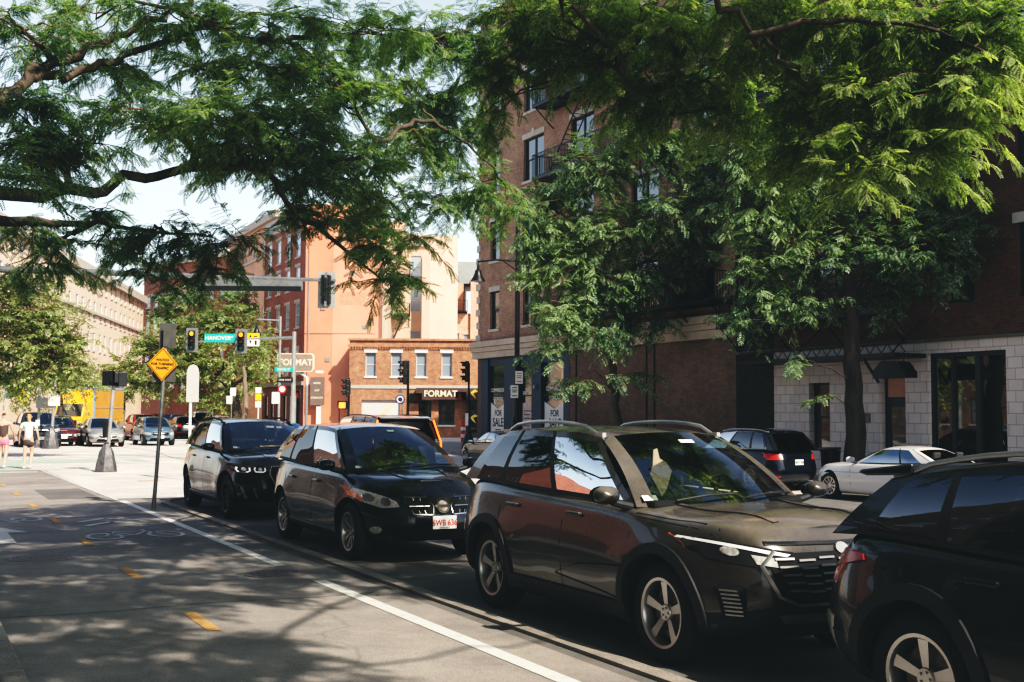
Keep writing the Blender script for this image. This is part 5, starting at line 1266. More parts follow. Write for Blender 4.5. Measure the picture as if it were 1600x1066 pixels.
mb=MB(); mb.tube([(0,0,7.1),(-1.0,0,7.2)],.04,6); mb.build('lamp_arm',m_steel,t); bell(t,(-1.0,0,6.5),.9)
# black post signals before the low brick building
t=pole('post_signal','black post signal with a green side lens and lit orange hand before the orange wall',Gd(546,60),3.55)
head(t,(-.09,0,3.05),-R(75),(m_lred,m_lyel,m_lgon),.26); pedbox(t,(-.30,-.02,2.15),-R(8),m_hand)
t=pole('post_signal','black post signal beside a round prohibition sign in front of the brick building',Gd(638,50),4.35)
head(t,(-.14,0,3.85),-R(85),size=.3); pedbox(t,(.28,0,2.75),R(60),m_lred)
mb=MB(); mb.tube([(-.25,0,0),(-.25,0,2.95)],.03,8); mb.build('sign_post',m_steel,t)
mb=MB(); mb.lathe([(0,0),(.20,0),(.20,.015),(0,.015)],22,Matrix.Translation((-.32,-.06,2.7))@Matrix.Rotation(R(90),4,'X')); s1=mb.build('prohibition_sign',m_signw,t)
mb=MB(); mb.lathe([(.15,.017),(.20,.017)],22,Matrix.Translation((-.32,-.06,2.7))@Matrix.Rotation(R(90),4,'X')); mb.lathe([(0,.017),(.1,.017)],12,Matrix.Translation((-.32,-.06,2.7))@Matrix.Rotation(R(90),4,'X')); mb.build('sign_print',m_blueink,s1)
mb=MB(); mb.prism([(-.45,2.98),(-.2,2.98),(-.32,3.2)],-.06,-.05); mb.build('small_sign',m_signback,t)
t=pole('post_signal','black post signal right beside the corner pier of the tall brown building',Gd(733,58),4.3)
head(t,(-.12,0,3.98),-R(85),size=.3); pedbox(t,(-.34,0,2.75),-R(50),m_lred); mb=MB(); mb.cbox((-.08,-.1,1.6),(.16,.01,.62)); mb.build('post_sign',m_signw,t)
mb=MB(); mb.lathe([(.34,-.1),(.34,.3),(.22,.7),(.12,.95)],16); mb.build('post_collar',m_black,t,True)
t=pole('post_signal','low black post with a pedestrian signal left of the bent white sign pole',Gd(464,62),2.75,.05); pedbox(t,(0,-.05,2.7),0,m_lred)
# pair of dark posts with bagged bases at the left
def bagbase(t,x=0,s=1.0):
    mb=MB(Matrix.Translation((x,0,0))@Matrix.Scale(s,4)); n=22; vs=[]; 
    prof=[(.36,0),(.37,.12),(.33,.3),(.29,.5),(.24,.72),(.15,.9),(.10,1.0),(.12,1.06)]
    for k in range(n):
        a=2*math.pi*k/n; f=1+.07*math.sin(k*2.3)+.05*math.sin(k*5.1)
        for i,(r,zz_) in enumerate(prof): vs.append((r*f*math.cos(a)*(1 if i%2 else 1.04),r*f*math.sin(a),zz_))
    m=len(prof); mb.add(vs,[(k*m+i,((k+1)%n)*m+i,((k+1)%n)*m+i+1,k*m+i+1) for k in range(n) for i in range(m-1)]); return mb.build('bag_wrapping',m_bag,t,True)
t=pole('wrapped_signal_post','dark bagged post with a side-facing signal head, left of the close pair',Gd(63,56),3.9,.07,mat=m_steel,base=False); bagbase(t,0,.95)
head(t,(.22,0,3.45),R(80),size=.28); mb=MB(); mb.cbox((.25,-.02,2.15),(.7,.25,.5)); mb.build('control_box',m_steel,t,bevel=.02); mb=MB(); mb.cbox((0,-.1,.98+.2),(.2,.01,.3)); mb.build('post_label',m_signw,t)
t=pole('wrapped_signal_post','dark bagged post with a lit signal facing the camera, right of the close pair',Gd(83,54.5),3.7,.07,mat=m_steel,base=False,top=(.18,0,3.9)); bagbase(t,0,.98)
head(t,(.10,-.1,3.75),0,(m_lon,m_lyel,m_lgrn),.27); mb=MB(); mb.cbox((.14,-.12,2.25),(.55,.02,.5)); mb.build('post_sign',m_signw,t)
head(t,(.62,0,3.6),-R(80),size=.28)
b=Gd(170,34); t=pole('wrapped_pedestrian_post','leaning grey post with two black pedestrian boxes and a black bag tied round its base',b,2.6,.062,mat=m_steel,base=False,top=(.17,0,2.75)); bagbase(t,0,.82)
pedbox(t,(.08,-.05,2.72),R(70),m_hous); pedbox(t,(.36,.05,2.70),-R(60),m_hous); mb=MB(); mb.cbox((-.02,-.1,1.25),(.12,.1,.5)); mb.build('push_button_box',m_hous,t,bevel=.01)
# diamond warning sign in the foreground
b=Vector((4.13,21.75,0)); tp=at(262,507,21.15); t=empty('warning_sign_post',b,RZ,'leaning steel post with an orange diamond sign reading WATCH FOR TURNING TRAFFIC','road sign')
iv=(Matrix.Translation(b)@Matrix.Rotation(RZ,4,'Z')).inverted(); q1=iv@tp
mb=MB(); ax_=Vector((q1.x,q1.y,q1.z)); mb.tube([(0,0,-.05),ax_],.036,8); mb.tube([(-.03,.01,-.05),ax_*.42],.02,6); mb.build('post',m_galv,t,True)
dl=math.atan2(ax_.x,ax_.z); c_=ax_*(2.63/ax_.z); Tt=Matrix.Translation((c_.x-.02,c_.y-.06,c_.z))@Matrix.Rotation(dl*.5,4,'Y')
h_=.275; mb=MB(Tt); mb.prism([(-h_,0),(0,-h_*1.12),(h_,0),(0,h_*1.12)],-.006,.006); dm=mb.build('diamond_panel',m_signo,t,bevel=.003)
mb=MB(Tt); o_=h_*.93; i_=h_*.885
for k in range(4):
    a=[(-1,0),(0,-1.12),(1,0),(0,1.12)]; p_,n_=a[k],a[(k+1)%4]; mb.add([(p_[0]*o_,-.009,p_[1]*o_),(n_[0]*o_,-.009,n_[1]*o_),(n_[0]*i_,-.009,n_[1]*i_),(p_[0]*i_,-.009,p_[1]*i_)],[(0,1,2,3)])
mb.build('border',m_ink,dm)
for s_,z_ in (('WATCH',.075),('FOR TURNING',.0),('TRAFFIC',-.075)): text_part(s_,.062,m_ink,dm,Tt@TM((0,-.009,z_)),'lettering',.001,bold=.0022,sx=1.0)
mb=MB(Tt); mb.cbox((.02,.06,-.19),(.42,.006,.25)); mb.build('sign_back',m_signback,t); c2=ax_*(3.2/ax_.z); mb=MB(); mb.cbox((c2.x,c2.y+.05,c2.z-.05),(.30,.008,.46)); mb.cbox((c2.x+.01,c2.y-.05,c2.z-.05),(.12,.008,.40)); mb.build('sign_back',m_signback,t)
# white sign seen from behind
t=pole('back_of_sign','round-topped white sign seen from behind on a white post','',0) if False else empty('back_of_sign',Gd(299,30),RZ,'round-topped white sign seen from behind on a thin white post','road sign')
mb=MB(); mb.tube([(0,0,-.05),(0,0,2.9)],.035,8); mb.build('post',m_signw,t,True)
mb=MB(); w_=.16; mb.prism([(-w_,0),(w_,0),(w_,.75),(.13,.88),(.08,.94),(0,.965),(-.08,.94),(-.13,.88),(-w_,.75)],-.05,-.04,Matrix.Translation((.06,0,2.02))); mb.prism([(-w_,0),(-w_+.09,0),(-w_+.09,.88),(-w_,.8)],.03,.05,Matrix.Translation((.04,0,2.04))); mb.build('sign_panel',M_('dull_white',(.6,.58,.56),.5,.1,.05),t,bevel=.004)
# FORMAT roadside signs
t=empty('shop_sign_post',Gd(480,79),RZ,'rounded grey-brown FORMAT sign on a bent white pole','shop sign')
s_=lambda px:(px-480)/FPX*79
mb=MB(); mb.tube([(0,0,-.1),(0,0,4.1),(-.25,0,4.3),(-1.0,0,4.65)],.10,10); mb.build('pole',m_signw,t,True)
def rr(x0,x1,z0,z1,r,n=5):
    out=[]
    for cx_,cz_,a0_ in ((x1-r,z1-r,0),(x0+r,z1-r,90),(x0+r,z0+r,180),(x1-r,z0+r,270)): out+=[(cx_+r*math.cos(R(a0_+90*k/n)),cz_+r*math.sin(R(a0_+90*k/n))) for k in range(n+1)]
    return out
mb=MB(); mb.prism(rr(s_(434),s_(491),4.5,5.75,.22),-.25,.1); o=mb.build('sign_panel',m_cream,t); mb=MB(); mb.prism(rr(s_(434)+.06,s_(491)-.06,4.56,5.69,.2),-.262,-.251); mb.build('sign_face',M_('taupe_sign',(.30,.23,.19),.6),o)
text_part('FORMAT',.58,m_cream,o,TM((s_(463),-.27,5.12)),'lettering',.006,bold=.014)
t=empty('wall_sign',Gd(497,87.6),RZ,'tall grey-brown BARRE HOT STRENGTH board fixed to the orange end wall','shop sign')
mb=MB(); mb.box(-.52,.52,-.25,-.05,2.3,4.4); o=mb.build('sign_panel',M_('grey_brown_board',(.20,.15,.13),.6),t)
for s2_,z_ in (('BARRE',3.95),('HOT',3.4),('STRENGTH',2.85)): text_part(s2_,.2,m_cream,o,TM((0,-.26,z_)),'lettering',.003,bold=.004,sx=.9)
mb=MB(); mb.box(-.1,.45,-.3,-.05,4.7,4.9); mb.box(-.05,.3,-.2,-.05,-.1,2.2); mb.build('sign_bracket',m_signw,t)
# small street furniture
def mailbox(px,D,label):
    t=empty('mailbox',Gd(px,D),RZ,label,'mailbox','blue mailboxes on the corner'); mb=MB(); pr=[(-.32,.25),(.32,.25)]+[(.32*math.cos(a),.95+.32*math.sin(a)) for a in np.linspace(0,math.pi,11)]; mb.prism(pr,-.3,.3); mb.build('body',M_('mailbox_blue',(.012,.06,.17),.45,0,.1),t,bevel=.01)
    for x_ in (-.26,.26): mb=MB(); mb.box(x_-.04,x_+.04,-.25,.25,-.05,.25); mb.build('leg',m_black,t)
mailbox(449,58,'blue kerbside mailbox, left of the two'); mailbox(462,57,'blue kerbside mailbox, right of the two')
t=empty('construction_marker',Gd(725,66),RZ,'orange and white striped marker post standing on the far pavement','marker'); mb=MB(); mb.lathe([(.22,0),(.22,.06),(.14,.08),(.12,1.3),(.05,1.36),(0,1.36)],14); mb.build('post',m_red,t); 
for z_ in (.4,.8): mb=MB(); mb.lathe([(.145,z_),(.14,z_+.2)],14); mb.build('stripe',m_signw,t)
t=empty('litter_bin',(24.4,26.2,drop(24,26)+.15),0,'dark litter bin with a flat lid beside the big kerbside trunk','bin'); mb=MB(); mb.lathe([(.24,0),(.28,.9),(.30,.92),(.30,.97),(.2,1.0),(0,1.0)],18); mb.build('body',m_black,t,True); mb=MB(); mb.cbox((-.2,0,1.03),(.9,.35,.06)); mb.build('lid',M_('bin_lid',(.12,.09,.07),.6),t)
for px_,D,lb_,kind in ((363,72,'pair of small white parking signs on a thin post before the dark trunk','p'),(405,66,'small white and yellow road signs on a white post left of the brown panels','y'),(38,70,'yellow diamond warning sign on a thin post at the far left','d'),(8,48,'white sign post at the left edge with a small green plate','g')):
    t=empty('road_sign_post',Gd(px_,D),RZ,lb_,'road sign'); mb=MB(); mb.tube([(0,0,-.05),(0,0,3.1)],.035,8); mb.build('post',m_signw if kind in 'yg' else m_galv,t)
    if kind=='p':
        for x_,z_ in ((.1,3.0),(-.12,2.5)): mb=MB(); mb.cbox((x_,-.06,z_),(.36,.012,.5)); mb.build('sign_panel',m_signw,t)
    elif kind=='y': 
        for z_,m_ in ((3.0,m_signw),(2.6,m_signy),(2.2,m_signw)): mb=MB(); mb.cbox((0,-.06,z_),(.32,.012,.34)); mb.build('sign_panel',m_,t)
    elif kind=='d': mb=MB(); mb.prism([(-.42,2.6),(0,2.18),(.42,2.6),(0,3.02)],-.07,-.06); mb.build('sign_panel',m_signy,t)
    else: mb=MB(); mb.cbox((0,-.06,3.0),(.5,.012,.3)); mb.build('sign_panel',m_signg,t); mb=MB(); mb.cbox((.2,-.06,2.5),(.3,.012,.5)); mb.build('sign_panel',m_signw,t)

# ------------------------------------------------------------------ people
def skin(name,J,E_,mat,parent=None,sub=1,root=0):
    me=bpy.data.meshes.new(name); me.from_pydata([j[:3] for j in J],E_,[]); o=link(name,me,parent)
    md=o.modifiers.new('k','SKIN'); md.use_smooth_shade=True
    for i,j in enumerate(J):
        r=j[3] if isinstance(j[3],tuple) else (j[3],j[3]); me.skin_vertices[0].data[i].radius=r; me.skin_vertices[0].data[i].use_root=(i==root)
    s2=o.modifiers.new('s','SUBSURF'); s2.levels=s2.render_levels=sub; ap(o); o.data.materials.append(mat)
    o.data.polygons.foreach_set('use_smooth',[True]*len(o.data.polygons)); return o
def walker(label,loc,rz,H_,top,shorts,hair,stride=1,sleeve=False,bun=False,shoe=m_signw):
    """walking away from the camera (local +y is forwards); local z up"""
    t=empty('person',loc,rz,label,'person','people walking away over the junction'); k=H_/1.7; s=stride
    J=[(0,0,.93,(.135,.10)),(0,0,1.08,(.115,.085)),(0,.01,1.27,(.145,.10)),(0,.01,1.40,(.13,.085)),(0,.02,1.48,(.052,.052)),(0,.03,1.55,(.055,.058)),(0,.03,1.62,(.075,.088)),(0,.03,1.69,(.052,.062)),
       (-.09,.02,.86,(.088,.09)),(-.095,.06+.06*s,.50,(.058,.06)),(-.095,.0+.02*s,.27,(.05,.052)),(-.095,-.06+.05*s,.09,(.03,.035)),(-.095,.07+.05*s,.045,(.035,.025)),
       (.09,.02,.86,(.088,.09)),(.095,.06-.06*s,.50,(.058,.06)),(.095,-.10-.06*s,.28,(.05,.052)),(.095,-.22-.08*s,.12,(.03,.035)),(.095,-.12-.09*s,.05,(.035,.025)),
       (-.18,.01,1.39,(.05,.05)),(-.27,-.06*s,1.14,(.038,.038)),(-.30,.06-.1*s,.92,(.028,.028)),(-.305,.08-.1*s,.86,(.034,.018)),
       (.18,.01,1.39,(.05,.05)),(.27,.06*s,1.14,(.038,.038)),(.30,.10+.1*s,.93,(.028,.028)),(.305,.12+.1*s,.87,(.034,.018))]
    E_=[(0,1),(1,2),(2,3),(3,4),(4,5),(5,6),(6,7),(0,8),(8,9),(9,10),(10,11),(11,12),(0,13),(13,14),(14,15),(15,16),(16,17),(3,18),(18,19),(19,20),(20,21),(3,22),(22,23),(23,24),(24,25)]
    sc_=lambda JJ:[(x*k,y*k,z*k,(r[0]*k,r[1]*k)) for x,y,z,r in JJ]
    b=skin('body',sc_(J),E_,m_skin,t)
    mb=MB()      # fingers, ears, nose joined to the body mesh
    for sg,i in ((-1,21),(1,25)):
        hx,hy,hz=[q*k for q in J[i][:3]]
        for f in range(4):
            l_=(.062,.07,.066,.052)[f]*k; y_=hy+(.024-.016*f)*k; mb.tube([(hx,y_,hz-.015*k),(hx-sg*.004,y_+.004,hz-.02*k-l_*.6),(hx-sg*.018,y_+.006,hz-.02*k-l_)],[.009*k,.008*k,.006*k],6)
        mb.tube([(hx-sg*.01,hy+.02*k,hz+.01*k),(hx-sg*.02,hy+.045*k,hz-.02*k),(hx-sg*.024,hy+.05*k,hz-.045*k)],[.011*k,.009*k,.007*k],6)
    for sg in (-1,1): mb.tube([(sg*.07*k,.03*k,1.61*k),(sg*.085*k,.025*k,1.65*k)],[.014*k,.01*k],6)
    mb.tube([(0,.115*k,1.64*k),(0,.135*k,1.605*k),(0,.11*k,1.595*k)],[.008*k,.014*k,.01*k],6)
    f_=mb.mesh('f',m_skin,True); bm=bmesh.new(); bm.from_mesh(b.data); bm.from_mesh(f_); bm.to_mesh(b.data); bm.free()
    g=.018
    Jt=[(0,0,.88,(.152,.122)),(0,0,1.08,(.128,.10)),(0,.01,1.27,(.160,.115)),(0,.01,1.40,(.145,.10))]; Et=[(0,1),(1,2),(2,3)]
    if sleeve: Jt+=[(-.19,.01,1.395,(.068,.066)),(-.235,-.02*s,1.24,(.062,.06)),(.19,.01,1.395,(.068,.066)),(.235,.02*s,1.24,(.062,.06))]; Et+=[(3,4),(4,5),(3,6),(6,7)]
    else: Jt+=[(-.115,.01,1.43,(.03,.04)),(.115,.01,1.43,(.03,.04))]; Et+=[(3,4),(3,5)]
    skin('shirt' if sleeve else 'vest_top',sc_(Jt),Et,top,t)
    Js=[(0,0,.95,(.150,.115)),(0,0,.88,(.15,.12)),(-.092,.025,.80,(.105,.108)),(-.094,.04+.03*s,.66,(.085,.088)),(.092,.025,.80,(.105,.108)),(.094,.03-.03*s,.66,(.085,.088))]
    skin('shorts',sc_(Js),[(0,1),(1,2),(2,3),(1,4),(4,5)],shorts,t)
    Jh=[(0,-.005,1.60,(.062,.05)),(0,.0,1.66,(.085,.085)),(0,.03,1.71,(.07,.075))]; Eh=[(0,1),(1,2)]
    if bun: Jh+=[(0,-.06,1.72,(.045,.045))]; Eh+=[(1,3)]
    else: Jh+=[(0,-.075,1.58,(.03,.03)),(0,-.09,1.48,(.018,.018))]; Eh+=[(0,3),(3,4)]
    skin('hair',sc_(Jh),Eh,hair,t)
    for a,b_ in ((11,12),(16,17)):
        p,q=[Vector(J[i][:3])*k for i in (a,b_)]; skin('shoe',[(p.x,p.y-.03,max(p.z-.03,.04),(.04,.04)),(q.x,q.y,q.z,(.045,.038)),(q.x,q.y+.08,q.z-.005,(.035,.025))],[(0,1),(1,2)],shoe,t)
    return t
m_hair=M_('auburn_hair',(.16,.06,.035),.6,0,.3,30); m_hairb=M_('blonde_hair',(.50,.27,.12),.6,0,.3,30); m_top=M_('brown_vest',(.09,.06,.055),.8,0,.1); m_tee=M_('white_shirt',(.78,.76,.74),.8,0,.05); m_pink=M_('pink_shorts',(.72,.22,.32),.7,0,.25,25); m_dsh=M_('dark_shorts',(.07,.055,.055),.8,0,.1)
walker('person in a dark vest top and pink shorts walking away at the left edge',(2.86,38.9,.016),-R(14),1.68,m_top,m_pink,m_hair,1,False,True)
walker('person in a white short-sleeved shirt and dark shorts walking away beside the bagged posts',(3.52,38.3,.016),-R(14),1.64,m_tee,m_dsh,m_hairb,-1,True,False)
# ------------------------------------------------------------------ trees
def frond(npair, L, ll, lw, droop=.25):
    """compound leaf along +x; returns verts (k,3), quads"""
    v=[]; f=[]
    for i in range(npair):
        t=(i+1)/(npair+.5); x=L*t; s=ll*(1-.45*abs(t-.45))
        for sg in (1,-1):
            a=math.radians(62-18*t); dx,dy=math.cos(a),sg*math.sin(a); z0=-droop*L*t*t
            px,py=-dy*lw/2,dx*lw/2
            k=len(v); q=[(x,0,z0),(x+dx*s*.45+px,dy*s*.45+py,z0-.05*s),(x+dx*s,dy*s,z0-.25*s),(x+dx*s*.5-px,dy*s*.5-py,z0-.06*s)]; v+=q if sg<0 else q[::-1]; f.append((k,k+1,k+2,k+3))
    return np.array(v),np.array(f)
def leaf_mesh(name, org, ax, up, scl, tv, tf, mat, parent):
    """one mesh holding a copy of the frond at each origin"""
    n=len(org); ax=ax/np.linalg.norm(ax,axis=1,keepdims=True); up=up-ax*(up*ax).sum(1,keepdims=True); up/=np.linalg.norm(up,axis=1,keepdims=True)
    sd_=np.cross(up,ax); Rm=np.stack([ax,sd_,up],axis=2)
    V=np.einsum('nij,kj->nki',Rm,tv)*scl[:,None,None]+org[:,None,:]; k=len(tv)
    F=(tf[None]+(np.arange(n)*k)[:,None,None]).reshape(-1,4)
    me=bpy.data.meshes.new(name); me.vertices.add(n*k); me.vertices.foreach_set('co',V.ravel().astype('f4'))
    me.loops.add(F.size); me.loops.foreach_set('vertex_index',F.ravel().astype('i4')); me.polygons.add(len(F))
    me.polygons.foreach_set('loop_start',(np.arange(len(F))*4).astype('i4')); me.polygons.foreach_set('loop_total',np.full(len(F),4,'i4'))
    me.materials.append(mat); me.update(); me.validate(); return link(name,me,parent)
def curve(a,b,sag,n=7,wob=.0):
    a=np.array(a);b=np.array(b); t=np.linspace(0,1,n)[:,None]; p=a+(b-a)*t; L=np.linalg.norm(b-a)
    p[:,2]+=(sag*L*4*t*(1-t))[:,0]
    if wob: w_=rng.normal(0,wob*L,(n,3))*np.sin(math.pi*t); p+=w_
    return p
def tree(name,label,base,limbs,blobs,fr,leafm,bark=m_bark,group=None,per=9,tl=.7,droop=.35,fscale=1,lit=None,twigr=.006,blobbr=.035,cat='tree'):
    """limbs: list of ([(x,y,z)..],[r..]); blobs: (centre,(rx,ry,rz),ntwigs) in world space"""
    base=Vector(base); t=empty(name,base,0,label,cat,group); B_=np.array(base); mb=MB(); tw=MB(); nodes=[]
    for pts,rad in limbs:
        P_=[]; Rr=[]
        for i in range(len(pts)-1):
            m=6
            for j in range(m): q=j/m; P_.append(np.array(pts[i])*(1-q)+np.array(pts[i+1])*q); Rr.append(rad[i]*(1-q)+rad[i+1]*q)
        P_.append(np.array(pts[-1])); Rr.append(rad[-1]); P_=np.array(P_)
        for _ in range(3): P_[1:-1]=(P_[:-2]+P_[1:-1]*2+P_[2:])/4
        L=np.linalg.norm(P_[-1]-P_[0]); P_[1:-1]+=rng.normal(0,.006*L,(len(P_)-2,3))
        mb.tube([Vector(p-B_) for p in P_],Rr,12 if rad[0]>.08 else 8); nodes+=list(zip(P_,Rr))
    org=[];axs=[];ups=[];scl=[]
    NP=np.array([p for p,_ in nodes]); NR=np.array([r for _,r in nodes])
    for c,rad,nt in blobs:
        c=np.array(c); rad=np.array(rad)
        dist=np.linalg.norm(NP-c,axis=1)+np.maximum(0,NP[:,2]-c[2]-.5)*.6; k=int(np.argmin(dist)); a=NP[k]; r0=min(NR[k]*.75,blobbr*(1+.6*np.random.default_rng(k).random()))
        main=curve(a,c,.10,9,.03); mb.tube([Vector(p-B_) for p in main],list(np.linspace(r0,r0*.45,9)),7)
        subs=[main[4:]]
        for _ in range(max(2,nt//7)):
            u=rng.normal(0,1,3); u/=np.linalg.norm(u); e=c+u*rad*rng.uniform(.45,.9); s_=main[rng.integers(3,9)]; cu=curve(s_,e,.06,6,.04); subs.append(cu); tw.tube([Vector(p-B_) for p in cu],list(np.linspace(r0*.42,twigr*1.2,6)),5,False)
        allp=np.vstack(subs)
        for _ in range(nt):
            u=rng.normal(0,1,3); u/=np.linalg.norm(u); e=c+u*rad*rng.uniform(.25,1.0)**.5
            j=int(np.argmin(np.linalg.norm(allp-e,axis=1)+rng.random(len(allp))*.3)); s_=allp[j]; d=e-s_; L=np.linalg.norm(d)
            if L<.15: d=rng.normal(0,1,3); d[2]*=.4
            d=d/np.linalg.norm(d); e=s_+d*max(tl*rng.uniform(.6,1.2),min(L,tl*2.2)); cu=curve(s_,e,.05,6,.03); cu[:,2]-=np.linspace(0,1,6)**2*droop*.35*tl
            tw.tube([Vector(p-B_) for p in cu[::1]],list(np.linspace(twigr,twigr*.5,6)),3,False)
            for i in range(per):
                q=.12+.88*i/(per-1); x=q*5; i0=min(int(x),4); p=cu[i0]+(cu[i0+1]-cu[i0])*(x-i0); dd=cu[i0+1]-cu[i0]; dd/=np.linalg.norm(dd)
                sd_=np.cross(dd,[0,0,1.]); sd_/=np.linalg.norm(sd_)+1e-6; sg=1 if i%2 else -1
                a_=dd*rng.uniform(.3,.8)+sd_*sg*rng.uniform(.5,1.)+rng.normal(0,.22,3); a_[2]-=droop*rng.uniform(.2,1.2)
                org.append(p-B_);axs.append(a_);ups.append(np.array([0,0,1.])+rng.normal(0,.35,3));scl.append(fscale*rng.uniform(.7,1.2))
    mb.build('trunk',bark,t,True,angle=80); tw.build('branches',m_twig if bark is m_bark else bark,t)
    tv,tf=fr; leaf_mesh('crown',np.array(org),np.array(axs),np.array(ups),np.array(scl),tv,tf,leafm,t); return t,len(org)
def bl(rows,zf=.8,dens=1.0,base=None):
    """canopy masses measured on the photograph: px,py,rx,ry,depth,twigs"""
    out=[]
    for px,py,rx,ry,D,n in rows:
        c=at(px,py,D); k=D/FPX; out.append((tuple(c),(rx*k,max(rx*k*.9,.5),ry*k*zf),int(n*dens)))
    return out
def A3(*r): return [tuple(at(*q)) for q in r]
lf_near=leafmat('locust_leaf',(.050,.13,.085),(.47,.58,.33),.7,.5)
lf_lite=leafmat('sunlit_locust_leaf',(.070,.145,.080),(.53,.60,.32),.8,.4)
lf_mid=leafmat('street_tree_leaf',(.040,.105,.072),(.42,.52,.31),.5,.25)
lf_far=leafmat('far_tree_leaf',(.12,.17,.07),(.50,.55,.28),.5,.18)
F1=frond(8,.20,.055,.020,.2); F2=frond(5,.30,.12,.045,.25); F3=frond(2,.30,.24,.11,.2)
# big locust left of the path
base=(-1.4,11.2,.14)
b0=Vector(base)
limbs=[([base,(-1.35,11.3,2.2),(-1.1,11.5,3.6)],[.30,.24,.22]),
 ([(-1.1,11.5,3.6)]+A3((-20,310,11.5),(140,292,12.2),(300,262,13.0),(420,245,13.6),(560,250,14.5),(650,262,15.5)),[.14,.075,.06,.05,.035,.022,.01]),
 ([(-1.1,11.5,3.6)]+A3((-60,230,11.8),(40,120,12.8),(130,85,13.5),(270,8,14.5),(420,-60,15.5)),[.15,.08,.065,.05,.035,.016]),
 (A3((40,120,12.8),(110,120,13.2),(210,80,13.8),(330,40,15),(470,10,16)),[.06,.05,.04,.025,.012]),
 (A3((300,262,13.0),(420,262,13),(455,330,12.8),(520,375,12.8),(600,440,12.8)),[.05,.035,.03,.022,.01]),
 (A3((560,250,14.5),(650,180,16),(720,210,17),(790,290,18)),[.04,.03,.02,.01]),
 ([(-1.1,11.5,3.6)]+A3((-80,330,12),(60,350,14),(180,350,15),(330,370,15)),[.12,.08,.05,.03,.012]),
 (A3((270,8,14.5),(400,70,15),(520,50,16),(680,60,17)),[.06,.045,.03,.015]),
 (A3((300,262,13.0),(350,120,14),(420,60,15)),[.05,.04,.02])]
rows=[(190,120,70,30,14,18),(320,110,70,35,14,22),(500,105,70,40,15,20),(60,240,80,30,12,16),(680,170,70,40,17.5,24),(740,60,60,50,17.5,20),(30,50,110,60,13,34),(150,30,110,45,15,30),(290,35,110,45,14,34),(420,25,120,45,15,36),(430,110,80,45,14,26),(560,50,110,60,16,44),(660,60,80,60,17,34),(730,120,60,60,17,24),
 (50,170,80,45,12,22),(100,225,100,35,12,26),(240,190,100,45,13,34),(350,185,100,55,12.5,44),(450,200,90,60,13,44),(520,150,80,60,15,36),(400,250,110,35,13,34),(620,150,80,60,17,34),(640,230,80,50,17,36),(710,210,70,60,18,32),(750,290,55,45,18,26),(690,320,60,30,18,22),(790,340,25,30,18,7),(560,250,80,45,14,34),(500,290,55,30,13.5,18),(600,310,60,35,15,22),
 (40,285,60,35,10.5,12),(50,360,75,40,14,22),(140,330,60,25,15,14),(150,390,90,28,15,22),(235,365,70,35,14,20),(310,385,65,32,14,20),(370,380,45,32,14,13),(70,425,80,18,15,14),(230,425,45,22,14,9),(340,430,55,18,14,9),(20,440,30,15,15,4),
 (520,345,45,25,13,10),(570,385,42,28,13,11),(612,440,36,34,13,12),(590,340,50,28,14,12),(640,380,35,30,14,8),(470,330,30,22,13,5)]
tree('locust_tree','large honey locust arching in from the left with feathery leaves and a thick crooked limb',base,limbs,bl([(a,b,c_,d_,e,n*(.66 if b>=330 and a<450 else 1)) for a,b,c_,d_,e,n in rows],.8,1.45),F1,lf_near,tl=.6,per=20,fscale=.74)
# nearer locust overhead, its branches hang across the upper right
base=(-.6,-2.6,.14)
limbs=[([base,(-.5,-2.4,2.6),(-.1,-1.8,4.6)],[.32,.27,.24]),
 ([(-.1,-1.8,4.6),(2.5,1.5,7.0),(4.8,5.5,8.0)]+A3((860,-40,12.5),(945,70,12.8),(1000,130,13.2),(1080,165,13.6),(1190,200,14)),[.09,.034,.03,.03,.03,.026,.018,.01]),
 ([(-.1,-1.8,4.6),(3.5,.2,7.2),(7.0,3.5,8.0)]+A3((1090,-30,11.5),(1170,55,11.8),(1270,125,12),(1380,190,11.6),(1450,240,11)),[.09,.034,.03,.03,.03,.026,.018,.008]),
 (A3((1170,55,11.8),(1300,30,11.5),(1450,40,11),(1560,90,10.5)),[.04,.03,.02,.01])]
rows=[(830,20,90,50,14,34),(780,100,45,60,14.5,22),(765,190,22,30,15,6),(930,30,80,50,13.5,30),(890,90,60,35,14,16),(960,110,50,40,14,14),(1040,40,100,55,13,38),(1020,150,90,50,13.8,32),(1110,120,90,55,13.5,34),(1200,40,110,55,12.5,40),(1330,40,110,60,12,42),(1460,40,100,60,11.5,38),(1560,60,70,70,11,30),(1180,190,90,60,14,34),(1290,150,100,60,12.5,40),(1400,140,90,55,11.5,36),(1500,150,70,55,11,28),(1260,240,70,40,12.5,20),(1370,220,70,45,11.5,24),(1460,220,55,40,11,16),(1355,285,22,34,11,7),(1310,260,40,30,11.5,9),(1430,265,30,20,11,5)]
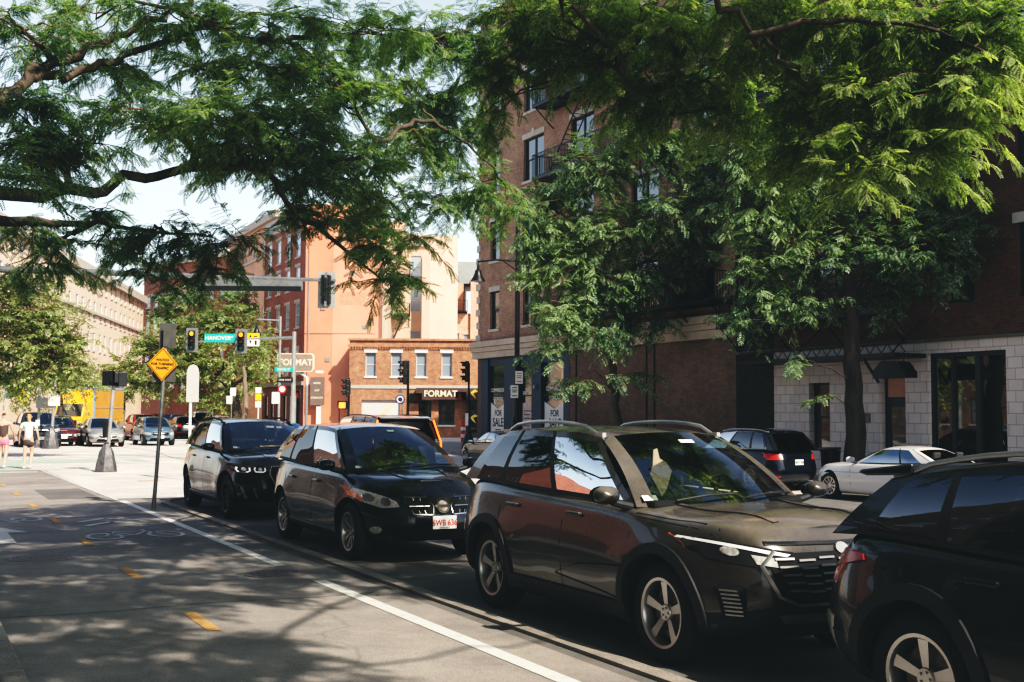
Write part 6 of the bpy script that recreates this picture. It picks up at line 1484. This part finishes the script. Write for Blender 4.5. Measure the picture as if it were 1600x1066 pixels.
over=[((x,y,z),(a,b,.7),n) for x,y,z,a,b,n in ((1.6,3.8,8.6,1.3,1.3,20),(3.2,5.4,8.9,1.3,1.3,20),(.8,-1.4,7.0,1.2,1.2,24),(2.3,0,7.2,1.1,1.2,24),(-.2,1.0,6.8,1.2,1.2,22),(1.0,2.5,7.0,1.2,1.2,22),(2.6,2.6,7.3,1.1,1.1,20),(.5,7.2,7.2,1.1,1.2,18),(4.4,8,7.8,1.2,1.2,18),(1.2,-2.5,6.6,1.2,1.2,20),(2.2,6.6,7.2,1.2,1.4,26),(2.0,9.2,7.4,1.2,1.3,24),(3.4,11.6,8.0,1.3,1.3,24),(.6,4.6,6.8,1.0,1.3,18),(3.6,-3.8,7.4,1.4,1.3,24),(5.6,12.4,9.0,1.4,1.3,24),(3.6,-1.2,7.2,1.3,1.4,26),(6.9,2.9,7.8,1.1,1.0,18),(3.2,1.0,7.0,1.3,1.2,24),(4.2,3.6,7.8,1.7,1.5,36),(6.6,4.2,8.2,1.3,1.3,26),(6.0,6.4,8.2,1.6,1.5,34),(3.8,6.2,8.0,1.4,1.4,26),(7.6,7.6,8.4,1.5,1.5,32),(5.0,9.2,8.2,1.5,1.5,28),(10.2,-1.4,7.8,1.3,1.2,22),(2.6,4.0,7.2,1.0,1.2,14),(12,-1.5,8.4,1.4,1.3,22),(9.6,-3.2,8,1.4,1.2,22))]
tree('locust_tree','near honey locust whose sunlit branches droop across the upper right',base,limbs,bl(rows,.8,1.7),F1,lf_lite,tl=.55,per=20,fscale=.78,blobbr=.026,droop=.5)
base=(-2.6,.6,.14)
limbs=[([base,(-2.6,.7,2.4),(-2.3,.8,4.0)],[.30,.25,.22]),([(-2.3,.8,4.0),(.5,.5,6.2),(3.0,.2,7.0),(6,-.5,7.8),(9,0.2,8)],[.06,.032,.026,.02,.01]),([(-2.3,.8,4.0),(-.3,3.2,6.0),(2.5,6,7.2),(4,9,7.8)],[.06,.03,.02,.01]),([(-2.3,.8,4.0),(-4,3.5,6),(-5,6,7)],[.13,.08,.03]),([(-2.3,.8,4.0),(-4.5,-1.5,6),(-6,-4,7)],[.12,.07,.03])]
side=[((x,y,z),(1.5,1.5,1.1),26) for x in (-7.5,-5.2,-2.9,-.9) for y in (-4,-1,2,5,8) for z in (4.6,6.6) if not (x>-2 and z<5 and y>1)]
tree('pavement_tree','dense pavement tree to the left of the camera shading the path and parked cars',base,limbs,[(c_,r_,int(n_*3.8)) for c_,r_,n_ in over]+side,F2,lf_near,tl=.75,per=12,fscale=.72,droop=.4,blobbr=.018,twigr=.004)
# kerbside trees in front of the far buildings
g=drop(24.4,37.8)+.15; base=(24.4,37.8,g); k=44.6
limbs=[([base]+A3((963,640,k),(958,580,k),(948,545,k)),[.24,.18,.15,.13]),(A3((948,545,k),(940,500,k),(915,430,k),(900,360,k+1)),[.10,.08,.06,.03]),(A3((952,560,k),(975,500,k),(990,420,k),(1010,330,k-1),(1000,250,k)),[.11,.09,.07,.05,.02]),(A3((990,420,k),(1060,380,k),(1110,300,k-1)),[.05,.04,.02]),(A3((962,620,k),(930,575,k-1),(905,590,k-1)),[.04,.025,.012])]
rows=[(870,330,55,45,k,30),(840,380,35,35,k,16),(930,270,70,50,k,34),(1010,220,70,45,k-1,30),(1080,250,60,45,k-1,26),(1120,300,45,35,k-1,18),(890,420,65,45,k,32),(960,360,80,50,k,40),(1050,340,75,50,k-1,34),(840,440,30,30,k,10),(880,490,45,30,k-1,18),(950,450,70,45,k,32),(1030,430,70,45,k,30),(1100,400,60,50,k,26),(930,520,45,20,k-1,12),(1000,500,50,25,k,14),(870,545,30,18,k-1,8),(905,595,28,9,k-1,5),(985,590,20,10,k-1,4),(860,300,30,25,k+1,10),(1140,370,40,40,k,14)]
tree('street_tree','slender leafy street tree before the bricked-up shopfront, its crown sunlit on the left',base,limbs,bl(rows,.9,2.2),F2,lf_mid,tl=1.15,per=10,fscale=1.25,twigr=.012,blobbr=.06)
g=drop(24.4,25.2)+.15; base=(24.4,25.2,g); k=33.5
limbs=[([base]+A3((1333,600,k),(1330,500,k),(1322,430,k)),[.33,.25,.23,.20]),(A3((1322,430,k),(1290,340,k),(1240,260,k)),[.13,.09,.04]),(A3((1322,430,k),(1350,330,k),(1380,230,k),(1390,120,k)),[.14,.1,.07,.03]),(A3((1328,480,k),(1260,430,k),(1190,400,k)),[.09,.06,.03]),(A3((1328,470,k),(1400,400,k),(1470,370,k-1)),[.09,.06,.03]),(A3((1335,600,k),(1300,575,k-1),(1255,562,k-1.5)),[.03,.02,.01]),(A3((1335,640,k),(1305,620,k-1)),[.02,.01])]
rows=[(1180,330,65,55,k,26),(1260,300,80,60,k,34),(1350,270,90,60,k,36),(1430,300,70,60,k,28),(1190,420,60,45,k,22),(1270,400,80,45,k,30),(1360,380,80,50,k,30),(1440,390,70,45,k-1,26),(1500,350,45,45,k-1,16),(1170,500,40,30,k,10),(1320,200,80,60,k,26),(1220,220,70,60,k,24),(1440,210,70,60,k,22),(1250,480,60,25,k,12),(1390,460,50,22,k,10),(1255,565,34,7,k-1.5,2),(1298,622,16,7,k-1,1),(1480,420,40,22,k-1,8),(1300,120,80,60,k,18),(1400,110,80,60,k,16),(1160,260,50,50,k,14)]
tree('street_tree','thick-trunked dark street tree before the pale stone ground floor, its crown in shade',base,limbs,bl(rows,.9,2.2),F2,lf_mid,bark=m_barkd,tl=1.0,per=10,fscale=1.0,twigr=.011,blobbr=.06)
# mid-ground trees beyond the junction
def far(label,px,D,ybase,rows,trunk,r=.3,bark=m_bark,mat=None,fs=1.0,name='street_tree',dens=1.0):
    p=FW*D+RT*((px-800)/FPX*D); base=(p.x,p.y,0); l=[([base]+A3(*[(a,b,D) for a,b in trunk]),list(np.linspace(r,r*.45,len(trunk)+1)))]
    t0_=trunk[-1]; l+= [(A3((t0_[0],t0_[1],D),((t0_[0]+q[0])/2,(t0_[1]+q[1])/2,D),(q[0],q[1],q[4])),[r*.35,r*.25,r*.1]) for q in rows[::2]]
    tree(name,label,base,l,bl(rows,.9,dens),F3,mat or lf_far,bark,'trees beyond the junction',per=12,tl=1.5,fscale=fs*1.15,twigr=.02,blobbr=.1)
far('broad green tree with a dark forked trunk between the signal heads beyond the junction',374,75,0,[(235,560,38,28,75,22),(270,530,50,35,76,30),(320,520,50,35,75,30),(370,500,45,30,76,24),(400,530,30,35,75,18),(290,570,55,28,74,30),(350,565,50,30,74,28),(395,590,25,30,75,14),(240,600,30,22,76,12),(330,610,40,20,75,16),(225,530,25,20,77,10)],[(370,640),(362,610),(345,590)],.42,dens=1.3)
far('pale-trunked slim tree in front of the broad green one',382,67,0,[(400,560,22,22,67,10),(372,540,22,20,67,8),(395,520,18,20,67,7)],[(385,620),(380,570)],.2,m_barkl)
far('dark dense tree behind the mast arm left of the pink building',300,100,0,[(280,470,45,30,100,26),(330,450,45,32,101,26),(380,470,30,30,100,18),(300,500,50,25,100,22),(250,495,28,22,100,12)],[(300,600),(302,520)],.4,m_bark,lf_mid,1.25,dens=1.3)
far('light green tree above the yellow truck',190,98,0,[(150,585,40,22,98,20),(195,575,38,24,99,20),(220,600,30,24,98,16),(175,610,40,16,97,16),(120,600,28,18,98,12)],[(192,640),(190,610)],.35,m_barkl,None,1.2,dens=1.3)
far('small light green tree far up the road behind the white sign',330,118,0,[(325,630,30,18,118,16),(350,615,26,18,118,12),(300,625,22,16,118,10)],[(336,655),(336,640)],.25,m_bark,None,1.3)
far('bright sunlit tree filling the left edge behind the walkers',-40,43,0,[(10,470,55,35,43,36),(60,500,45,35,43,30),(15,530,55,35,42,34),(80,545,35,30,43,20),(55,575,45,22,43,20),(0,590,35,18,43,14),(105,580,20,12,44,8),(50,450,40,20,44,14),(-40,520,50,50,43,26),(110,530,18,20,44,7)],[(-38,600),(-25,540)],.3,m_bark,None,.55,dens=2.6)
far('sunlit tree mass in front of the long cream building',95,72,0,[(60,600,30,18,72,12),(100,590,34,16,72,14),(140,595,26,14,73,10),(20,610,30,16,72,12)],[(95,650),(95,615)],.25,m_bark,None,.8,dens=1.5)
for o in bpy.data.objects:
    if o.name.startswith('trunk') or o.name.startswith('branches'): pass
